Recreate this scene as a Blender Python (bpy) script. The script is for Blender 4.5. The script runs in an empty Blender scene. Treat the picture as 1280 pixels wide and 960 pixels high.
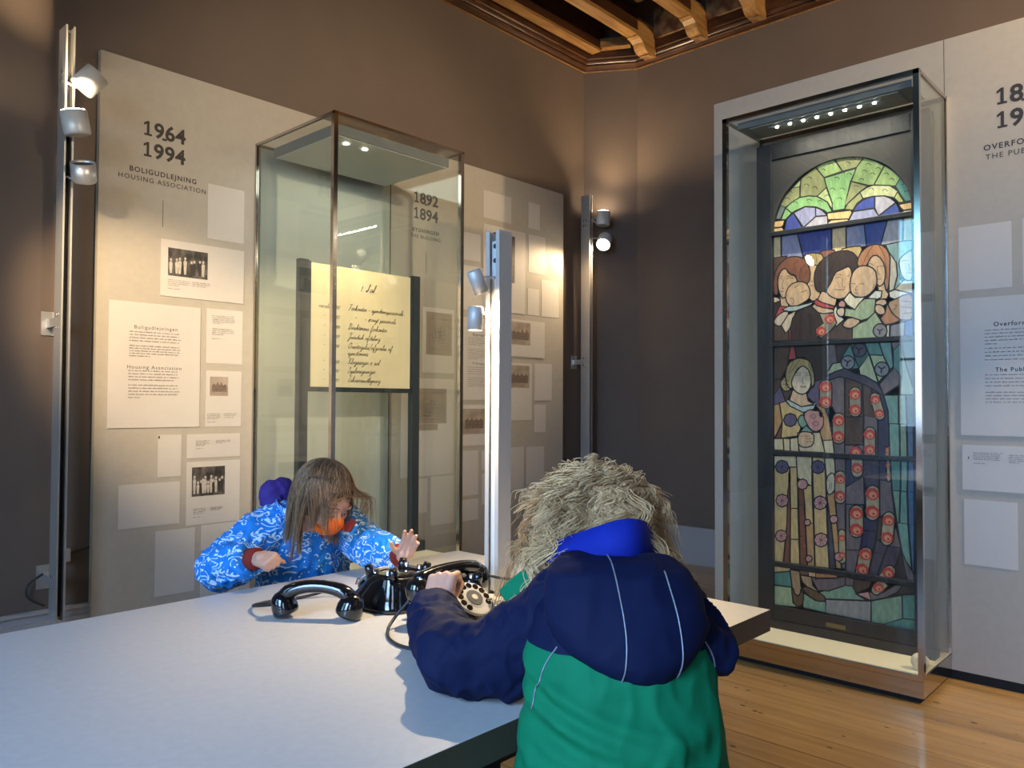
import bpy, bmesh, math, random
import numpy as np
from mathutils import Vector, Matrix, Euler, noise
R = math.radians
scene = bpy.context.scene
COLL = scene.collection

# ------------------------------------------------------------------ camera
cam_d = bpy.data.cameras.new('camera')
cam_d.sensor_width = 36.0
cam_d.lens = 982.0 / 1280.0 * 36.0
cam_d.clip_start = 0.05
cam = bpy.data.objects.new('camera', cam_d)
COLL.objects.link(cam)
cam.matrix_world = Matrix(((0.67999, -0.02165, -0.73290, 0.0),
                           (-0.73321, -0.01413, -0.67986, 0.0),
                           (0.00436, 0.99967, -0.02548, 1.25),
                           (0, 0, 0, 1)))
scene.camera = cam

# ------------------------------------------------------------------ sky, daylight and exposure
world = bpy.data.worlds.new('world')
scene.world = world
world.use_nodes = True
wn = world.node_tree.nodes
sky = wn.new('ShaderNodeTexSky')
sky.sky_type = 'NISHITA'
sky.sun_disc = False
sky.sun_elevation = R(28)
sky.sun_rotation = R(200)
world.node_tree.links.new(sky.outputs[0], wn['Background'].inputs[0])
wn['Background'].inputs[1].default_value = 0.25

def area_light(name, loc, look, sx, sy, power, color, spread=180):
    d = bpy.data.lights.new(name, 'AREA')
    d.shape = 'RECTANGLE'; d.size = sx; d.size_y = sy
    d.energy = power; d.color = color; d.spread = R(spread)   # deep window reveals narrow the beam
    o = bpy.data.objects.new(name, d)
    COLL.objects.link(o)
    o.location = loc
    o.rotation_euler = (Vector(look)).to_track_quat('-Z', 'Y').to_euler()
    return o
# daylight through the tall windows in the wall behind the camera: open sky for two of
# them, a strip of sky above the opposite roofs for the third
DAY = (0.34, 0.57, 1.0)
area_light('daylight', (-2.80, 0.35, 2.25), (1, .12, -.60), 1.3, 2.5, 62, DAY, 110)
area_light('daylight', (-2.80, -2.45, 2.25), (1, .15, -.5), 1.3, 2.5, 18, DAY, 120)
area_light('daylight', (-2.80, 2.35, 3.08), (1, 0, -.25), 1.3, .85, 13, (.20, .68, 1.0))
area_light('daylight', (-2.80, 2.35, 1.80), (1, -.1, -.1), 1.3, 1.6, 6, DAY, 120)
scene.view_settings.view_transform = 'Standard'
scene.view_settings.look = 'None'
scene.view_settings.gamma = 1.0
scene.view_settings.use_curve_mapping = False
scene.view_settings.exposure = 0.95
try:
    scene.cycles.transparent_max_bounces = 24
except Exception:
    pass

# ------------------------------------------------------------------ materials
def srgb(h):
    h = h.lstrip('#')
    out = []
    for i in (0, 2, 4):
        c = int(h[i:i+2], 16) / 255.0
        out.append(c / 12.92 if c <= 0.04045 else ((c + 0.055) / 1.055) ** 2.4)
    return (*out, 1.0)
def lin(c):
    return srgb(c) if isinstance(c, str) else ((*c, 1.0) if len(c) == 3 else c)
def base_mat(name):
    m = bpy.data.materials.new(name)
    m.use_nodes = True
    return m, m.node_tree.nodes, m.node_tree.links, m.node_tree.nodes['Principled BSDF']
def mat(name, color, rough=0.5, metal=0.0, var=0.0, vscale=8.0, bump=0.0, bscale=200.0, spec=0.5, sheen=0.0, coat=0.0, stretch=None):
    m, n, l, p = base_mat(name)
    c = lin(color)
    p.inputs['Base Color'].default_value = c
    p.inputs['Roughness'].default_value = rough
    p.inputs['Metallic'].default_value = metal
    p.inputs['Specular IOR Level'].default_value = spec
    if sheen: p.inputs['Sheen Weight'].default_value = sheen
    if coat:
        p.inputs['Coat Weight'].default_value = coat
        p.inputs['Coat Roughness'].default_value = 0.08
    tc = n.new('ShaderNodeTexCoord')
    src = tc.outputs['Object']
    if stretch:
        mp = n.new('ShaderNodeMapping'); mp.inputs['Scale'].default_value = stretch
        l.new(src, mp.inputs[0]); src = mp.outputs[0]
    if var:
        t = n.new('ShaderNodeTexNoise'); t.inputs['Scale'].default_value = vscale; t.inputs['Detail'].default_value = 5
        l.new(src, t.inputs['Vector'])
        r = n.new('ShaderNodeValToRGB')
        r.color_ramp.elements[0].position = 0.3; r.color_ramp.elements[1].position = 0.7
        r.color_ramp.elements[0].color = (*[x * (1 - var) for x in c[:3]], 1)
        r.color_ramp.elements[1].color = (*[min(1, x * (1 + var)) for x in c[:3]], 1)
        l.new(t.outputs['Fac'], r.inputs[0]); l.new(r.outputs[0], p.inputs['Base Color'])
    if bump:
        t2 = n.new('ShaderNodeTexNoise'); t2.inputs['Scale'].default_value = bscale; t2.inputs['Detail'].default_value = 4
        l.new(src, t2.inputs['Vector'])
        b = n.new('ShaderNodeBump'); b.inputs['Strength'].default_value = bump; b.inputs['Distance'].default_value = 0.002
        l.new(t2.outputs['Fac'], b.inputs['Height']); l.new(b.outputs[0], p.inputs['Normal'])
    return m
def emit_mat(name, color, s):
    m, n, l, p = base_mat(name)
    p.inputs['Base Color'].default_value = (0.8, 0.8, 0.8, 1)
    p.inputs['Emission Color'].default_value = lin(color)
    p.inputs['Emission Strength'].default_value = s
    return m
def pane_glass(name, tint):
    # thin clear pane: straight-through transmission plus a Schlick mirror reflection
    m = bpy.data.materials.new(name); m.use_nodes = True
    n = m.node_tree.nodes; l = m.node_tree.links; n.clear()
    out = n.new('ShaderNodeOutputMaterial'); mix = n.new('ShaderNodeMixShader')
    tr = n.new('ShaderNodeBsdfTransparent'); tr.inputs[0].default_value = lin(tint)
    gl = n.new('ShaderNodeBsdfGlossy'); gl.inputs['Roughness'].default_value = 0.0
    gl.inputs['Color'].default_value = (0.95, 1.0, 0.98, 1)
    g = n.new('ShaderNodeNewGeometry')
    d = n.new('ShaderNodeVectorMath'); d.operation = 'DOT_PRODUCT'
    l.new(g.outputs['Normal'], d.inputs[0]); l.new(g.outputs['Incoming'], d.inputs[1])
    a = n.new('ShaderNodeMath'); a.operation = 'ABSOLUTE'; l.new(d.outputs['Value'], a.inputs[0])
    s = n.new('ShaderNodeMath'); s.operation = 'SUBTRACT'; s.inputs[0].default_value = 1.0; l.new(a.outputs[0], s.inputs[1])
    pw = n.new('ShaderNodeMath'); pw.operation = 'POWER'; pw.inputs[1].default_value = 5.0; l.new(s.outputs[0], pw.inputs[0])
    ma = n.new('ShaderNodeMath'); ma.operation = 'MULTIPLY_ADD'; ma.inputs[1].default_value = 0.957; ma.inputs[2].default_value = 0.043
    l.new(pw.outputs[0], ma.inputs[0]); l.new(ma.outputs[0], mix.inputs[0])
    l.new(tr.outputs[0], mix.inputs[1]); l.new(gl.outputs[0], mix.inputs[2]); l.new(mix.outputs[0], out.inputs[0])
    return m
def wood_mat(name, c1, c2, rough, stretch, scale=3.0, bump=0.05, coat=0.0, rnd=0.12):
    m, n, l, p = base_mat(name)
    tc = n.new('ShaderNodeTexCoord'); mp = n.new('ShaderNodeMapping'); mp.inputs['Scale'].default_value = stretch
    oi = n.new('ShaderNodeObjectInfo')
    ad = n.new('ShaderNodeVectorMath'); ad.operation = 'ADD'
    sc = n.new('ShaderNodeVectorMath'); sc.operation = 'SCALE'; sc.inputs[3].default_value = 37.0
    cmb = n.new('ShaderNodeCombineXYZ')
    for i in range(3): l.new(oi.outputs['Random'], cmb.inputs[i])
    l.new(cmb.outputs[0], sc.inputs[0]); l.new(tc.outputs['Object'], mp.inputs[0])
    l.new(mp.outputs[0], ad.inputs[0]); l.new(sc.outputs[0], ad.inputs[1])
    t = n.new('ShaderNodeTexNoise'); t.inputs['Scale'].default_value = scale; t.inputs['Detail'].default_value = 7; t.inputs['Distortion'].default_value = 0.6
    l.new(ad.outputs[0], t.inputs['Vector'])
    r = n.new('ShaderNodeValToRGB'); r.color_ramp.elements[0].position = 0.32; r.color_ramp.elements[1].position = 0.68
    r.color_ramp.elements[0].color = lin(c1); r.color_ramp.elements[1].color = lin(c2)
    l.new(t.outputs['Fac'], r.inputs[0])
    mr = n.new('ShaderNodeMapRange'); mr.inputs[3].default_value = 1 - rnd; mr.inputs[4].default_value = 1 + rnd
    l.new(oi.outputs['Random'], mr.inputs[0])
    mx = n.new('ShaderNodeVectorMath'); mx.operation = 'SCALE'
    l.new(r.outputs[0], mx.inputs[0]); l.new(mr.outputs[0], mx.inputs[3]); l.new(mx.outputs[0], p.inputs['Base Color'])
    p.inputs['Roughness'].default_value = rough
    if coat:
        p.inputs['Coat Weight'].default_value = coat; p.inputs['Coat Roughness'].default_value = 0.12
    b = n.new('ShaderNodeBump'); b.inputs['Strength'].default_value = bump; b.inputs['Distance'].default_value = 0.003
    l.new(t.outputs['Fac'], b.inputs['Height']); l.new(b.outputs[0], p.inputs['Normal'])
    return m
def photo_mat(name, dark, light, scale, thr=0.5, stretch=(1, 1, 1)):
    # a small printed photograph: blotches of light figures on dark ground
    m, n, l, p = base_mat(name)
    tc = n.new('ShaderNodeTexCoord'); mp = n.new('ShaderNodeMapping'); mp.inputs['Scale'].default_value = stretch
    l.new(tc.outputs['Object'], mp.inputs[0])
    v = n.new('ShaderNodeTexVoronoi'); v.inputs['Scale'].default_value = scale
    t = n.new('ShaderNodeTexNoise'); t.inputs['Scale'].default_value = scale * 0.9; t.inputs['Detail'].default_value = 6
    l.new(mp.outputs[0], v.inputs['Vector']); l.new(mp.outputs[0], t.inputs['Vector'])
    mth = n.new('ShaderNodeMath'); mth.operation = 'MULTIPLY_ADD'; mth.inputs[1].default_value = -0.22
    l.new(v.outputs['Distance'], mth.inputs[0]); l.new(t.outputs['Fac'], mth.inputs[2])
    r = n.new('ShaderNodeValToRGB'); r.color_ramp.elements[0].position = thr - 0.22; r.color_ramp.elements[1].position = thr + 0.12
    r.color_ramp.elements[0].color = lin(dark); r.color_ramp.elements[1].color = lin(light)
    l.new(mth.outputs[0], r.inputs[0]); l.new(r.outputs[0], p.inputs['Base Color'])
    p.inputs['Roughness'].default_value = 0.6
    return m

M = {}
M['wall'] = mat('wall_paint', (0.128, 0.093, 0.072), 0.75, var=0.06, vscale=3, bump=0.12, bscale=260)
M['ceil'] = wood_mat('ceiling_wood', (0.035, 0.016, 0.007), (0.085, 0.040, 0.014), 0.45, (1.2, 9, 9), 2.0)
M['beam_side'] = wood_mat('beam_dark_wood', (0.030, 0.011, 0.005), (0.075, 0.028, 0.010), 0.4, (1, 8, 8), 2.0)
M['gilt'] = wood_mat('gilt_wood', (0.22, 0.105, 0.030), (0.42, 0.225, 0.07), 0.45, (2, 14, 14), 2.0)
M['knot'] = mat('pine_knot', (0.045, 0.020, 0.008), 0.4)
M['pmid'] = mat('photo_midtone', (0.15, 0.105, 0.078), 0.6, var=.25, vscale=60)
M['plight'] = mat('photo_light_tone', (0.46, 0.41, 0.35), 0.6, var=.2, vscale=60)
M['cornice'] = wood_mat('cornice_wood', (0.030, 0.011, 0.005), (0.075, 0.028, 0.010), 0.35, (3, 3, 12), 2.0)
M['orn'] = photo_mat('painted_ornament', (0.13, 0.042, 0.018), (0.34, 0.21, 0.09), 14, 0.45)
M['baseb'] = mat('painted_baseboard', (0.36, 0.34, 0.34), 0.45)
M['floor'] = wood_mat('varnished_pine', (0.30, 0.170, 0.056), (0.43, 0.265, 0.100), 0.33, (14, 0.9, 1), 2.2, 0.04, coat=0.35)
M['sub'] = mat('subfloor', (0.02, 0.012, 0.008), 0.9)
M['black'] = mat('black_gap', (0.008, 0.008, 0.008), 0.8)
M['panel'] = mat('panel_board', (0.40, 0.36, 0.30), 0.6, var=0.03, vscale=30, bump=0.06, bscale=500)
M['paper'] = mat('card_paper', (0.54, 0.50, 0.455), 0.55, var=0.015, vscale=20)
M['ink'] = mat('printed_ink', (0.03, 0.024, 0.022), 0.6)
M['inkg'] = mat('grey_printed_text', (0.16, 0.14, 0.12), 0.7)
M['photo1'] = photo_mat('dark_group_photograph', (0.022, 0.019, 0.017), (0.16, 0.14, 0.12), 26, 0.50, (1, 1, .6))
M['photo2'] = photo_mat('sepia_photograph', (0.24, 0.185, 0.145), (0.38, 0.31, 0.25), 12, 0.40)
M['tan'] = mat('tan_drawing_paper', (0.30, 0.24, 0.18), 0.6, var=0.06, vscale=15)
M['alu'] = mat('brushed_aluminium', (0.58, 0.57, 0.55), 0.42, 0.75, bump=0.03, bscale=300, stretch=(1, 1, 0.05))
M['pole'] = mat('satin_aluminium_pole', (0.50, 0.47, 0.43), 0.45, 0.25)
M['steel'] = mat('polished_steel', (0.55, 0.50, 0.46), 0.13, 1.0)
M['glass'] = pane_glass('display_glass', (0.985, 0.995, 0.988))
M['wglass'] = pane_glass('window_glass', (0.97, 0.98, 0.98))
M['caseback'] = mat('grey_green_case_back', (0.33, 0.355, 0.305), 0.7, bump=0.04)
M['casefloor'] = mat('cream_case_floor', (0.66, 0.62, 0.47), 0.6)
M['lightbox'] = mat('grey_light_box', (0.13, 0.145, 0.145), 0.5)
M['diff'] = mat('frosted_diffuser', (0.46, 0.49, 0.45), 0.5)
M['led'] = emit_mat('led_lens', (1.0, 0.93, 0.78), 22)
M['lens'] = emit_mat('lit_lamp_lens', (1.0, 0.80, 0.55), 30)
M['lampw'] = mat('white_lamp_metal', (0.66, 0.66, 0.63), 0.38, 0.2)
M['lampg'] = mat('silver_lamp_metal', (0.60, 0.60, 0.60), 0.35, 0.6)
M['signdark'] = mat('dark_slate_metal', (0.045, 0.055, 0.06), 0.45, 0.3)
M['signface'] = mat('cream_painted_sign', (0.78, 0.68, 0.42), 0.38, var=0.03, vscale=6)
M['tabletop'] = mat('pale_laminate_top', (0.51, 0.49, 0.47), 0.42, var=0.04, vscale=60, bump=0.05, bscale=400)
M['tableedge'] = mat('table_edge', (0.085, 0.062, 0.046), 0.42)
M['tableleg'] = mat('black_table_leg', (0.010, 0.010, 0.012), 0.45)
M['bake'] = mat('black_bakelite', (0.006, 0.006, 0.007), 0.10, coat=0.6)
M['chrome'] = mat('chrome', (0.8, 0.8, 0.8), 0.15, 1.0)
M['ivory'] = mat('ivory_dial_face', (0.60, 0.55, 0.47), 0.4)
M['cordm'] = mat('black_cord', (0.012, 0.012, 0.014), 0.55)
M['frame'] = wood_mat('black_stained_oak', (0.005, 0.006, 0.008), (0.018, 0.019, 0.021), 0.5, (18, 18, 1.5), 2.0)
M['spandrel'] = mat('charcoal_board', (0.040, 0.038, 0.034), 0.65)
M['lead'] = mat('lead_came', (0.012, 0.010, 0.009), 0.5)
M['brass'] = mat('brass_plate', (0.22, 0.17, 0.09), 0.4, 0.8)
M['disc'] = mat('cream_plastic', (0.72, 0.68, 0.52), 0.4)
M['wframe'] = mat('white_window_paint', (0.6, 0.6, 0.58), 0.4)

# ------------------------------------------------------------------ mesh building
WLOC = {}
class MB:
    def __init__(self, xf=None):
        self.v = []; self.f = []; self.mi = []; self.xf = xf; self.cur = 0
    def add(self, vs, fs):
        o = len(self.v)
        self.v += [tuple(p) for p in vs]
        self.f += [tuple(i + o for i in f) for f in fs]
        self.mi += [self.cur] * len(fs)
        return self
    def box(self, x0, x1, y0, y1, z0, z1):
        if x0 > x1: x0, x1 = x1, x0
        if y0 > y1: y0, y1 = y1, y0
        if z0 > z1: z0, z1 = z1, z0
        v = [(x0,y0,z0),(x1,y0,z0),(x1,y1,z0),(x0,y1,z0),(x0,y0,z1),(x1,y0,z1),(x1,y1,z1),(x0,y1,z1)]
        return self.add(v, [(3,2,1,0),(4,5,6,7),(0,1,5,4),(1,2,6,5),(2,3,7,6),(3,0,4,7)])
    def quad(self, *p):
        return self.add(p, [tuple(range(len(p)))])
    def rings(self, rs, cap0=True, cap1=True, closed=True):
        n = len(rs[0]); v = [p for r in rs for p in r]; f = []
        for k in range(len(rs) - 1):
            for i in range(n if closed else n - 1):
                j = (i + 1) % n
                f.append((k*n+i, k*n+j, (k+1)*n+j, (k+1)*n+i))
        if cap0: f.append(tuple(range(n))[::-1])
        if cap1: f.append(tuple((len(rs)-1)*n + i for i in range(n)))
        return self.add(v, f)
    def cyl(self, a, b, r0, r1=None, n=20, cap=True):
        r1 = r0 if r1 is None else r1
        a = Vector(a); b = Vector(b); d = (b - a).normalized()
        s = d.orthogonal().normalized(); t = d.cross(s)
        rs = []
        for c, r in ((a, r0), (b, r1)):
            rs.append([c + (s*math.cos(2*math.pi*i/n) + t*math.sin(2*math.pi*i/n))*r for i in range(n)])
        return self.rings(rs, cap, cap)
    def lathe(self, a, d, prof, n=24, cap0=True, cap1=True):
        a = Vector(a); d = Vector(d).normalized(); s = d.orthogonal().normalized(); t = d.cross(s)
        rs = [[a + d*h + (s*math.cos(2*math.pi*i/n) + t*math.sin(2*math.pi*i/n))*r for i in range(n)] for h, r in prof]
        return self.rings(rs, cap0, cap1)
    def tube(self, pts, r, n=8, smooth=0, cap=True):
        P = [Vector(p) for p in pts]
        for _ in range(smooth):
            Q = [P[0]]
            for a, b in zip(P, P[1:]): Q += [a*.75+b*.25, a*.25+b*.75]
            P = Q + [P[-1]]
        rs = []; s = None
        for i, p in enumerate(P):
            d = (P[min(i+1, len(P)-1)] - P[max(i-1, 0)]).normalized()
            s = d.orthogonal().normalized() if s is None else (s - d*s.dot(d)).normalized()
            t = d.cross(s)
            rr = r[i] if isinstance(r, (list, tuple)) else r
            rs.append([p + (s*math.cos(2*math.pi*k/n) + t*math.sin(2*math.pi*k/n))*rr for k in range(n)])
        return self.rings(rs, cap, cap)
    def sphere(self, c, rad, nu=16, nv=10, rot=None):
        c = Vector(c); rad = (rad,)*3 if not isinstance(rad, (tuple, list)) else rad
        rs = []
        v = []; f = []
        for j in range(1, nv):
            th = math.pi*j/nv
            for i in range(nu):
                ph = 2*math.pi*i/nu
                q = Vector((rad[0]*math.sin(th)*math.cos(ph), rad[1]*math.sin(th)*math.sin(ph), rad[2]*math.cos(th)))
                if rot is not None: q = rot @ q
                v.append(c + q)
        top = Vector((0,0,rad[2])); bot = Vector((0,0,-rad[2]))
        if rot is not None: top = rot @ top; bot = rot @ bot
        v += [c + top, c + bot]; T = len(v)-2; B = len(v)-1
        for j in range(nv-2):
            for i in range(nu):
                k = (i+1) % nu
                f.append((j*nu+i, (j+1)*nu+i, (j+1)*nu+k, j*nu+k))
        for i in range(nu):
            k = (i+1) % nu
            f.append((T, i, k)); f.append((B, (nv-2)*nu+k, (nv-2)*nu+i))
        return self.add(v, f)
    def prism(self, poly, axis, a0, a1):
        # poly in the two other axes (cyclic order), extruded along axis
        def P(u, v, w):
            return {0:(w,u,v), 1:(u,w,v), 2:(u,v,w)}[axis]
        n = len(poly)
        v = [P(u, w, a0) for u, w in poly] + [P(u, w, a1) for u, w in poly]
        f = [tuple(range(n))[::-1], tuple(range(n, 2*n))] + [(i, (i+1)%n, n+(i+1)%n, n+i) for i in range(n)]
        return self.add(v, f)
    def build(self, name, m, parent=None, smooth=False, bevel=0.0, fix=True):
        vs = self.v
        if self.xf: vs = [tuple(self.xf(*p)) for p in vs]
        return finish(name, vs, self.f, self.mi, m, parent, smooth, bevel, fix)
def finish(name, vs, fs, mi, m, parent=None, smooth=False, bevel=0.0, fix=True, me=None):
    if me is None:
        me = bpy.data.meshes.new(name)
        A = np.array(vs, dtype=float)
        lo, hi = A.min(0), A.max(0)
        org = np.array([(lo[0]+hi[0])/2, (lo[1]+hi[1])/2, lo[2]])
        me.from_pydata((A - org).tolist(), [], fs)
        if fix:
            bm = bmesh.new(); bm.from_mesh(me)
            bmesh.ops.recalc_face_normals(bm, faces=bm.faces)
            bm.to_mesh(me); bm.free()
    else:
        A = np.zeros(len(me.vertices)*3); me.vertices.foreach_get('co', A); A = A.reshape(-1, 3)
        lo, hi = A.min(0), A.max(0)
        org = np.array([(lo[0]+hi[0])/2, (lo[1]+hi[1])/2, lo[2]])
        me.vertices.foreach_set('co', (A - org).ravel()); me.name = name
    ms = m if isinstance(m, (list, tuple)) else [m]
    me.materials.clear()
    for q in ms: me.materials.append(q)
    if len(ms) > 1 and mi: me.polygons.foreach_set('material_index', mi)
    me.polygons.foreach_set('use_smooth', [bool(smooth)] * len(me.polygons))
    me.update()
    o = bpy.data.objects.new(name, me)
    COLL.objects.link(o)
    pl = Vector((0, 0, 0))
    if parent is not None:
        o.parent = parent; pl = WLOC[parent.name]
    o.location = Vector(org) - pl
    WLOC[o.name] = Vector(org)
    if bevel:
        b = o.modifiers.new('bevel', 'BEVEL'); b.width = bevel; b.segments = 2; b.limit_method = 'ANGLE'; b.angle_limit = R(40)
    return o
def tag(o, label=None, cat=None, group=None, kind=None):
    if label: o['label'] = label
    if cat: o['category'] = cat
    if group: o['group'] = group
    if kind: o['kind'] = kind
    return o
def thing(name, loc, label, cat, group=None):
    o = bpy.data.objects.new(name, None); COLL.objects.link(o)
    o.empty_display_size = 0.1
    o.location = loc; WLOC[o.name] = Vector(loc)
    return tag(o, label, cat, group)
def struct(o): o['kind'] = 'structure'; return o
def spot(parent, loc, to, power, color, angle, blend=0.5, radius=0.02):
    d = bpy.data.lights.new('lamp_light', 'SPOT')
    d.energy = power; d.color = color; d.spot_size = R(angle); d.spot_blend = blend; d.shadow_soft_size = radius
    o = bpy.data.objects.new('lamp_light', d); COLL.objects.link(o)
    o.parent = parent; o.location = Vector(loc) - WLOC[parent.name]
    o.rotation_euler = (Vector(to) - Vector(loc)).to_track_quat('-Z', 'Y').to_euler()
    return o
def rot_to(d):  # rotation taking +Z to d
    return Vector(d).normalized().to_track_quat('Z', 'Y').to_matrix()
def ribbon(mb, pts, w, place, closed=False):
    # flat stroke of width w along 2-D points, placed by place(u, v)
    n = len(pts)
    if n < 2: return
    L = []; Rr = []
    for i in range(n):
        a = pts[(i-1) % n] if (closed or i > 0) else pts[i]
        b = pts[(i+1) % n] if (closed or i < n-1) else pts[i]
        dx, dy = b[0]-a[0], b[1]-a[1]; q = math.hypot(dx, dy) or 1.0
        nx, ny = -dy/q*w/2, dx/q*w/2
        if closed or 0 < i < n-1:
            p0, p1, p2 = pts[(i-1) % n], pts[i], pts[(i+1) % n]
            a1 = math.atan2(p1[1]-p0[1], p1[0]-p0[0]); a2 = math.atan2(p2[1]-p1[1], p2[0]-p1[0])
            k = min(1.8, 1/max(0.35, abs(math.cos((a2-a1)/2)))); nx *= k; ny *= k
        L.append(place(pts[i][0]+nx, pts[i][1]+ny)); Rr.append(place(pts[i][0]-nx, pts[i][1]-ny))
    v = L + Rr
    f = [(i, (i+1) % n, n+(i+1) % n, n+i) for i in range(n if closed else n-1)]
    mb.add(v, f)
def chaikin(pts, it=2, closed=False):
    for _ in range(it):
        q = []
        m = len(pts)
        if not closed: q.append(pts[0])
        for i in range(m if closed else m-1):
            a, b = pts[i], pts[(i+1) % m]
            q += [(a[0]*.75+b[0]*.25, a[1]*.75+b[1]*.25), (a[0]*.25+b[0]*.75, a[1]*.25+b[1]*.75)]
        if not closed: q.append(pts[-1])
        pts = q
    return pts
def text(name, s, size, mtx, m, parent, align='LEFT', space=1.0, bold=0.0, shear=0.0, depth=0.0004):
    c = bpy.data.curves.new(name, 'FONT')
    c.body = s; c.size = size; c.align_x = align; c.space_character = space; c.offset = bold; c.shear = shear; c.extrude = depth
    c.resolution_u = 3
    o = bpy.data.objects.new(name, c); COLL.objects.link(o)
    bpy.context.view_layer.update()
    me = bpy.data.meshes.new_from_object(o.evaluated_get(bpy.context.evaluated_depsgraph_get()))
    bpy.data.objects.remove(o); bpy.data.curves.remove(c)
    me.transform(mtx)
    return finish(name, None, None, None, m, parent, me=me)
# ------------------------------------------------------------------ the setting
YL, XR, XW, YB, ZC = 4.08, 5.53, -2.60, -3.50, 4.09
CH0 = (5.287, YL); CH1 = (XR, 3.70)
sub = struct(MB().box(XW-.2, XR+.2, YB-.2, YL+.2, -0.06, -0.012).build('floor', M['sub']))
BW = 0.1615
k0 = math.floor((XW - 2.652) / BW); k1 = math.ceil((XR - 2.652) / BW)
board = None
for k in range(k0, k1):
    x = 2.652 + k*BW
    if board is None:
        board = MB().box(x+.0018, x+BW-.0018, YB, YL, -0.012, 0.0).build('floorboard', M['floor'], sub, bevel=0.0012)
        x00 = x
    else:
        o = board.copy(); COLL.objects.link(o); o.location.x += x - x00
kn = MB(); rk = random.Random(4)
for _ in range(150):      # knots in the boards of the visible strip of floor
    k = rk.randrange(-6, 14); x = 2.652 + BW*(k + rk.uniform(.15, .85)); y = rk.uniform(-.6, 2.6); r_ = rk.uniform(.004, .009)
    kn.add([(x + r_*math.cos(q)*.8, y + r_*1.6*math.sin(q), .0003) for q in [2*math.pi*i/9 for i in range(9)]], [tuple(range(9))])
tag(kn.build('knots', M['knot'], sub, fix=False), kind='stuff')
WT = 0.16
struct(MB().prism([(XW-WT, YL), (CH0[0], YL), (CH0[0]+.02, YL+WT), (XW-WT, YL+WT)], 2, 0, 4.7).build('wall_left', M['wall']))
struct(MB().prism([CH0, CH1, (CH1[0]+WT, CH1[1]+.03), (CH0[0]+.02, CH0[1]+WT), ], 2, 0, 4.7).build('wall_corner', M['wall']))
struct(MB().prism([CH1, (XR, YB-WT), (XR+WT, YB-WT), (XR+WT, CH1[1]+.03)], 2, 0, 4.7).build('wall_right', M['wall']))
struct(MB().box(XW-WT, XR, YB-WT, YB, 0, 4.7).build('wall_back', M['wall']))
# wall behind the camera with three tall window openings
WIN = [(1.70, 3.00), (-0.30, 1.00), (-3.10, -1.80)]; WZ = (0.95, 3.50)
w = MB()
ys = [YB, WIN[2][0], WIN[2][1], WIN[1][0], WIN[1][1], WIN[0][0], WIN[0][1], YL]
for a, b in ((0, 1), (2, 3), (4, 5), (6, 7)): w.box(XW-WT, XW, ys[a], ys[b], 0, 4.7)
for a, b in WIN:
    w.box(XW-WT, XW, a, b, 0, WZ[0]); w.box(XW-WT, XW, a, b, WZ[1], 4.7)
struct(w.build('wall_window', M['wall']))
for i, (a, b) in enumerate(WIN):
    f = MB(); t = .06; x0, x1 = XW-.11, XW-.05
    for y in (a, (a+b)/2 - t/2, b-t): f.box(x0, x1, y, y+t, *WZ)
    for z in (WZ[0], 2.62, WZ[1]-t): f.box(x0-.002, x1+.002, a, b, z, z+t)
    for z in (1.78,): f.box(x0+.01, x1-.01, a, b, z, z+.03)
    wo = struct(f.build('window_%d' % (i+1), M['wframe']))
    MB().box(XW-.082, XW-.078, a, b, *WZ).build('pane', M['wglass'], wo)
# baseboards (tall, stepped top)
def baseb(name, p, q, inn):
    (ax, ay), (bx, by) = p, q; nx, ny = inn
    g = MB()
    for t, z0, z1 in ((.026, 0, .24), (.018, .24, .275), (.030, .275, .29)):
        g.add([(ax, ay, z0), (bx, by, z0), (bx+nx*t, by+ny*t, z0), (ax+nx*t, ay+ny*t, z0), (ax, ay, z1), (bx, by, z1), (bx+nx*t, by+ny*t, z1), (ax+nx*t, ay+ny*t, z1)],
              [(3,2,1,0),(4,5,6,7),(0,1,5,4),(1,2,6,5),(2,3,7,6),(3,0,4,7)])
    return struct(g.build(name, M['baseb']))
baseb('baseboard_left', (XW, YL), CH0, (0, -1))
baseb('baseboard_corner', CH0, CH1, (-.84, -.54))
baseb('baseboard_right', CH1, (XR, YB), (-1, 0))
# ceiling: boards, painted frieze, gilded beams running to the right wall on scrolled corbels
ceil = struct(MB().box(XW-WT, XR+WT, YB-WT, YL+WT, 4.70, 4.78).build('ceiling', M['ceil']))
ZB = 4.20
ybeam = [3.53 - .475*k for k in range(0, 9)]
beam0 = None
for i, y in enumerate(ybeam):
    g = MB(); g.box(XW, 5.20, y-.055, y+.055, ZB+.03, 4.70)
    b = g.build('beam', M['beam_side'], ceil)
    e = MB().box(XW, 5.205, y-.050, y+.050, ZB, ZB+.03).build('beam_soffit', M['gilt'], b)
    prof = [(5.20, 4.19), (5.245, 4.185), (5.28, 4.165), (5.30, 4.135), (5.32, 4.115), (5.35, 4.105), (XR-.06, 4.10), (XR-.06, 4.34), (5.20, 4.34)]
    c = MB().prism([(p[0], p[1]) for p in prof], 1, y-.05, y+.05).build('corbel', M['gilt'], ceil)
    r_ = MB(); r_.box(5.37, 5.46, y-.042, y+.042, 4.094, 4.10); r_.build('rosette', M['orn'], c)
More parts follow.
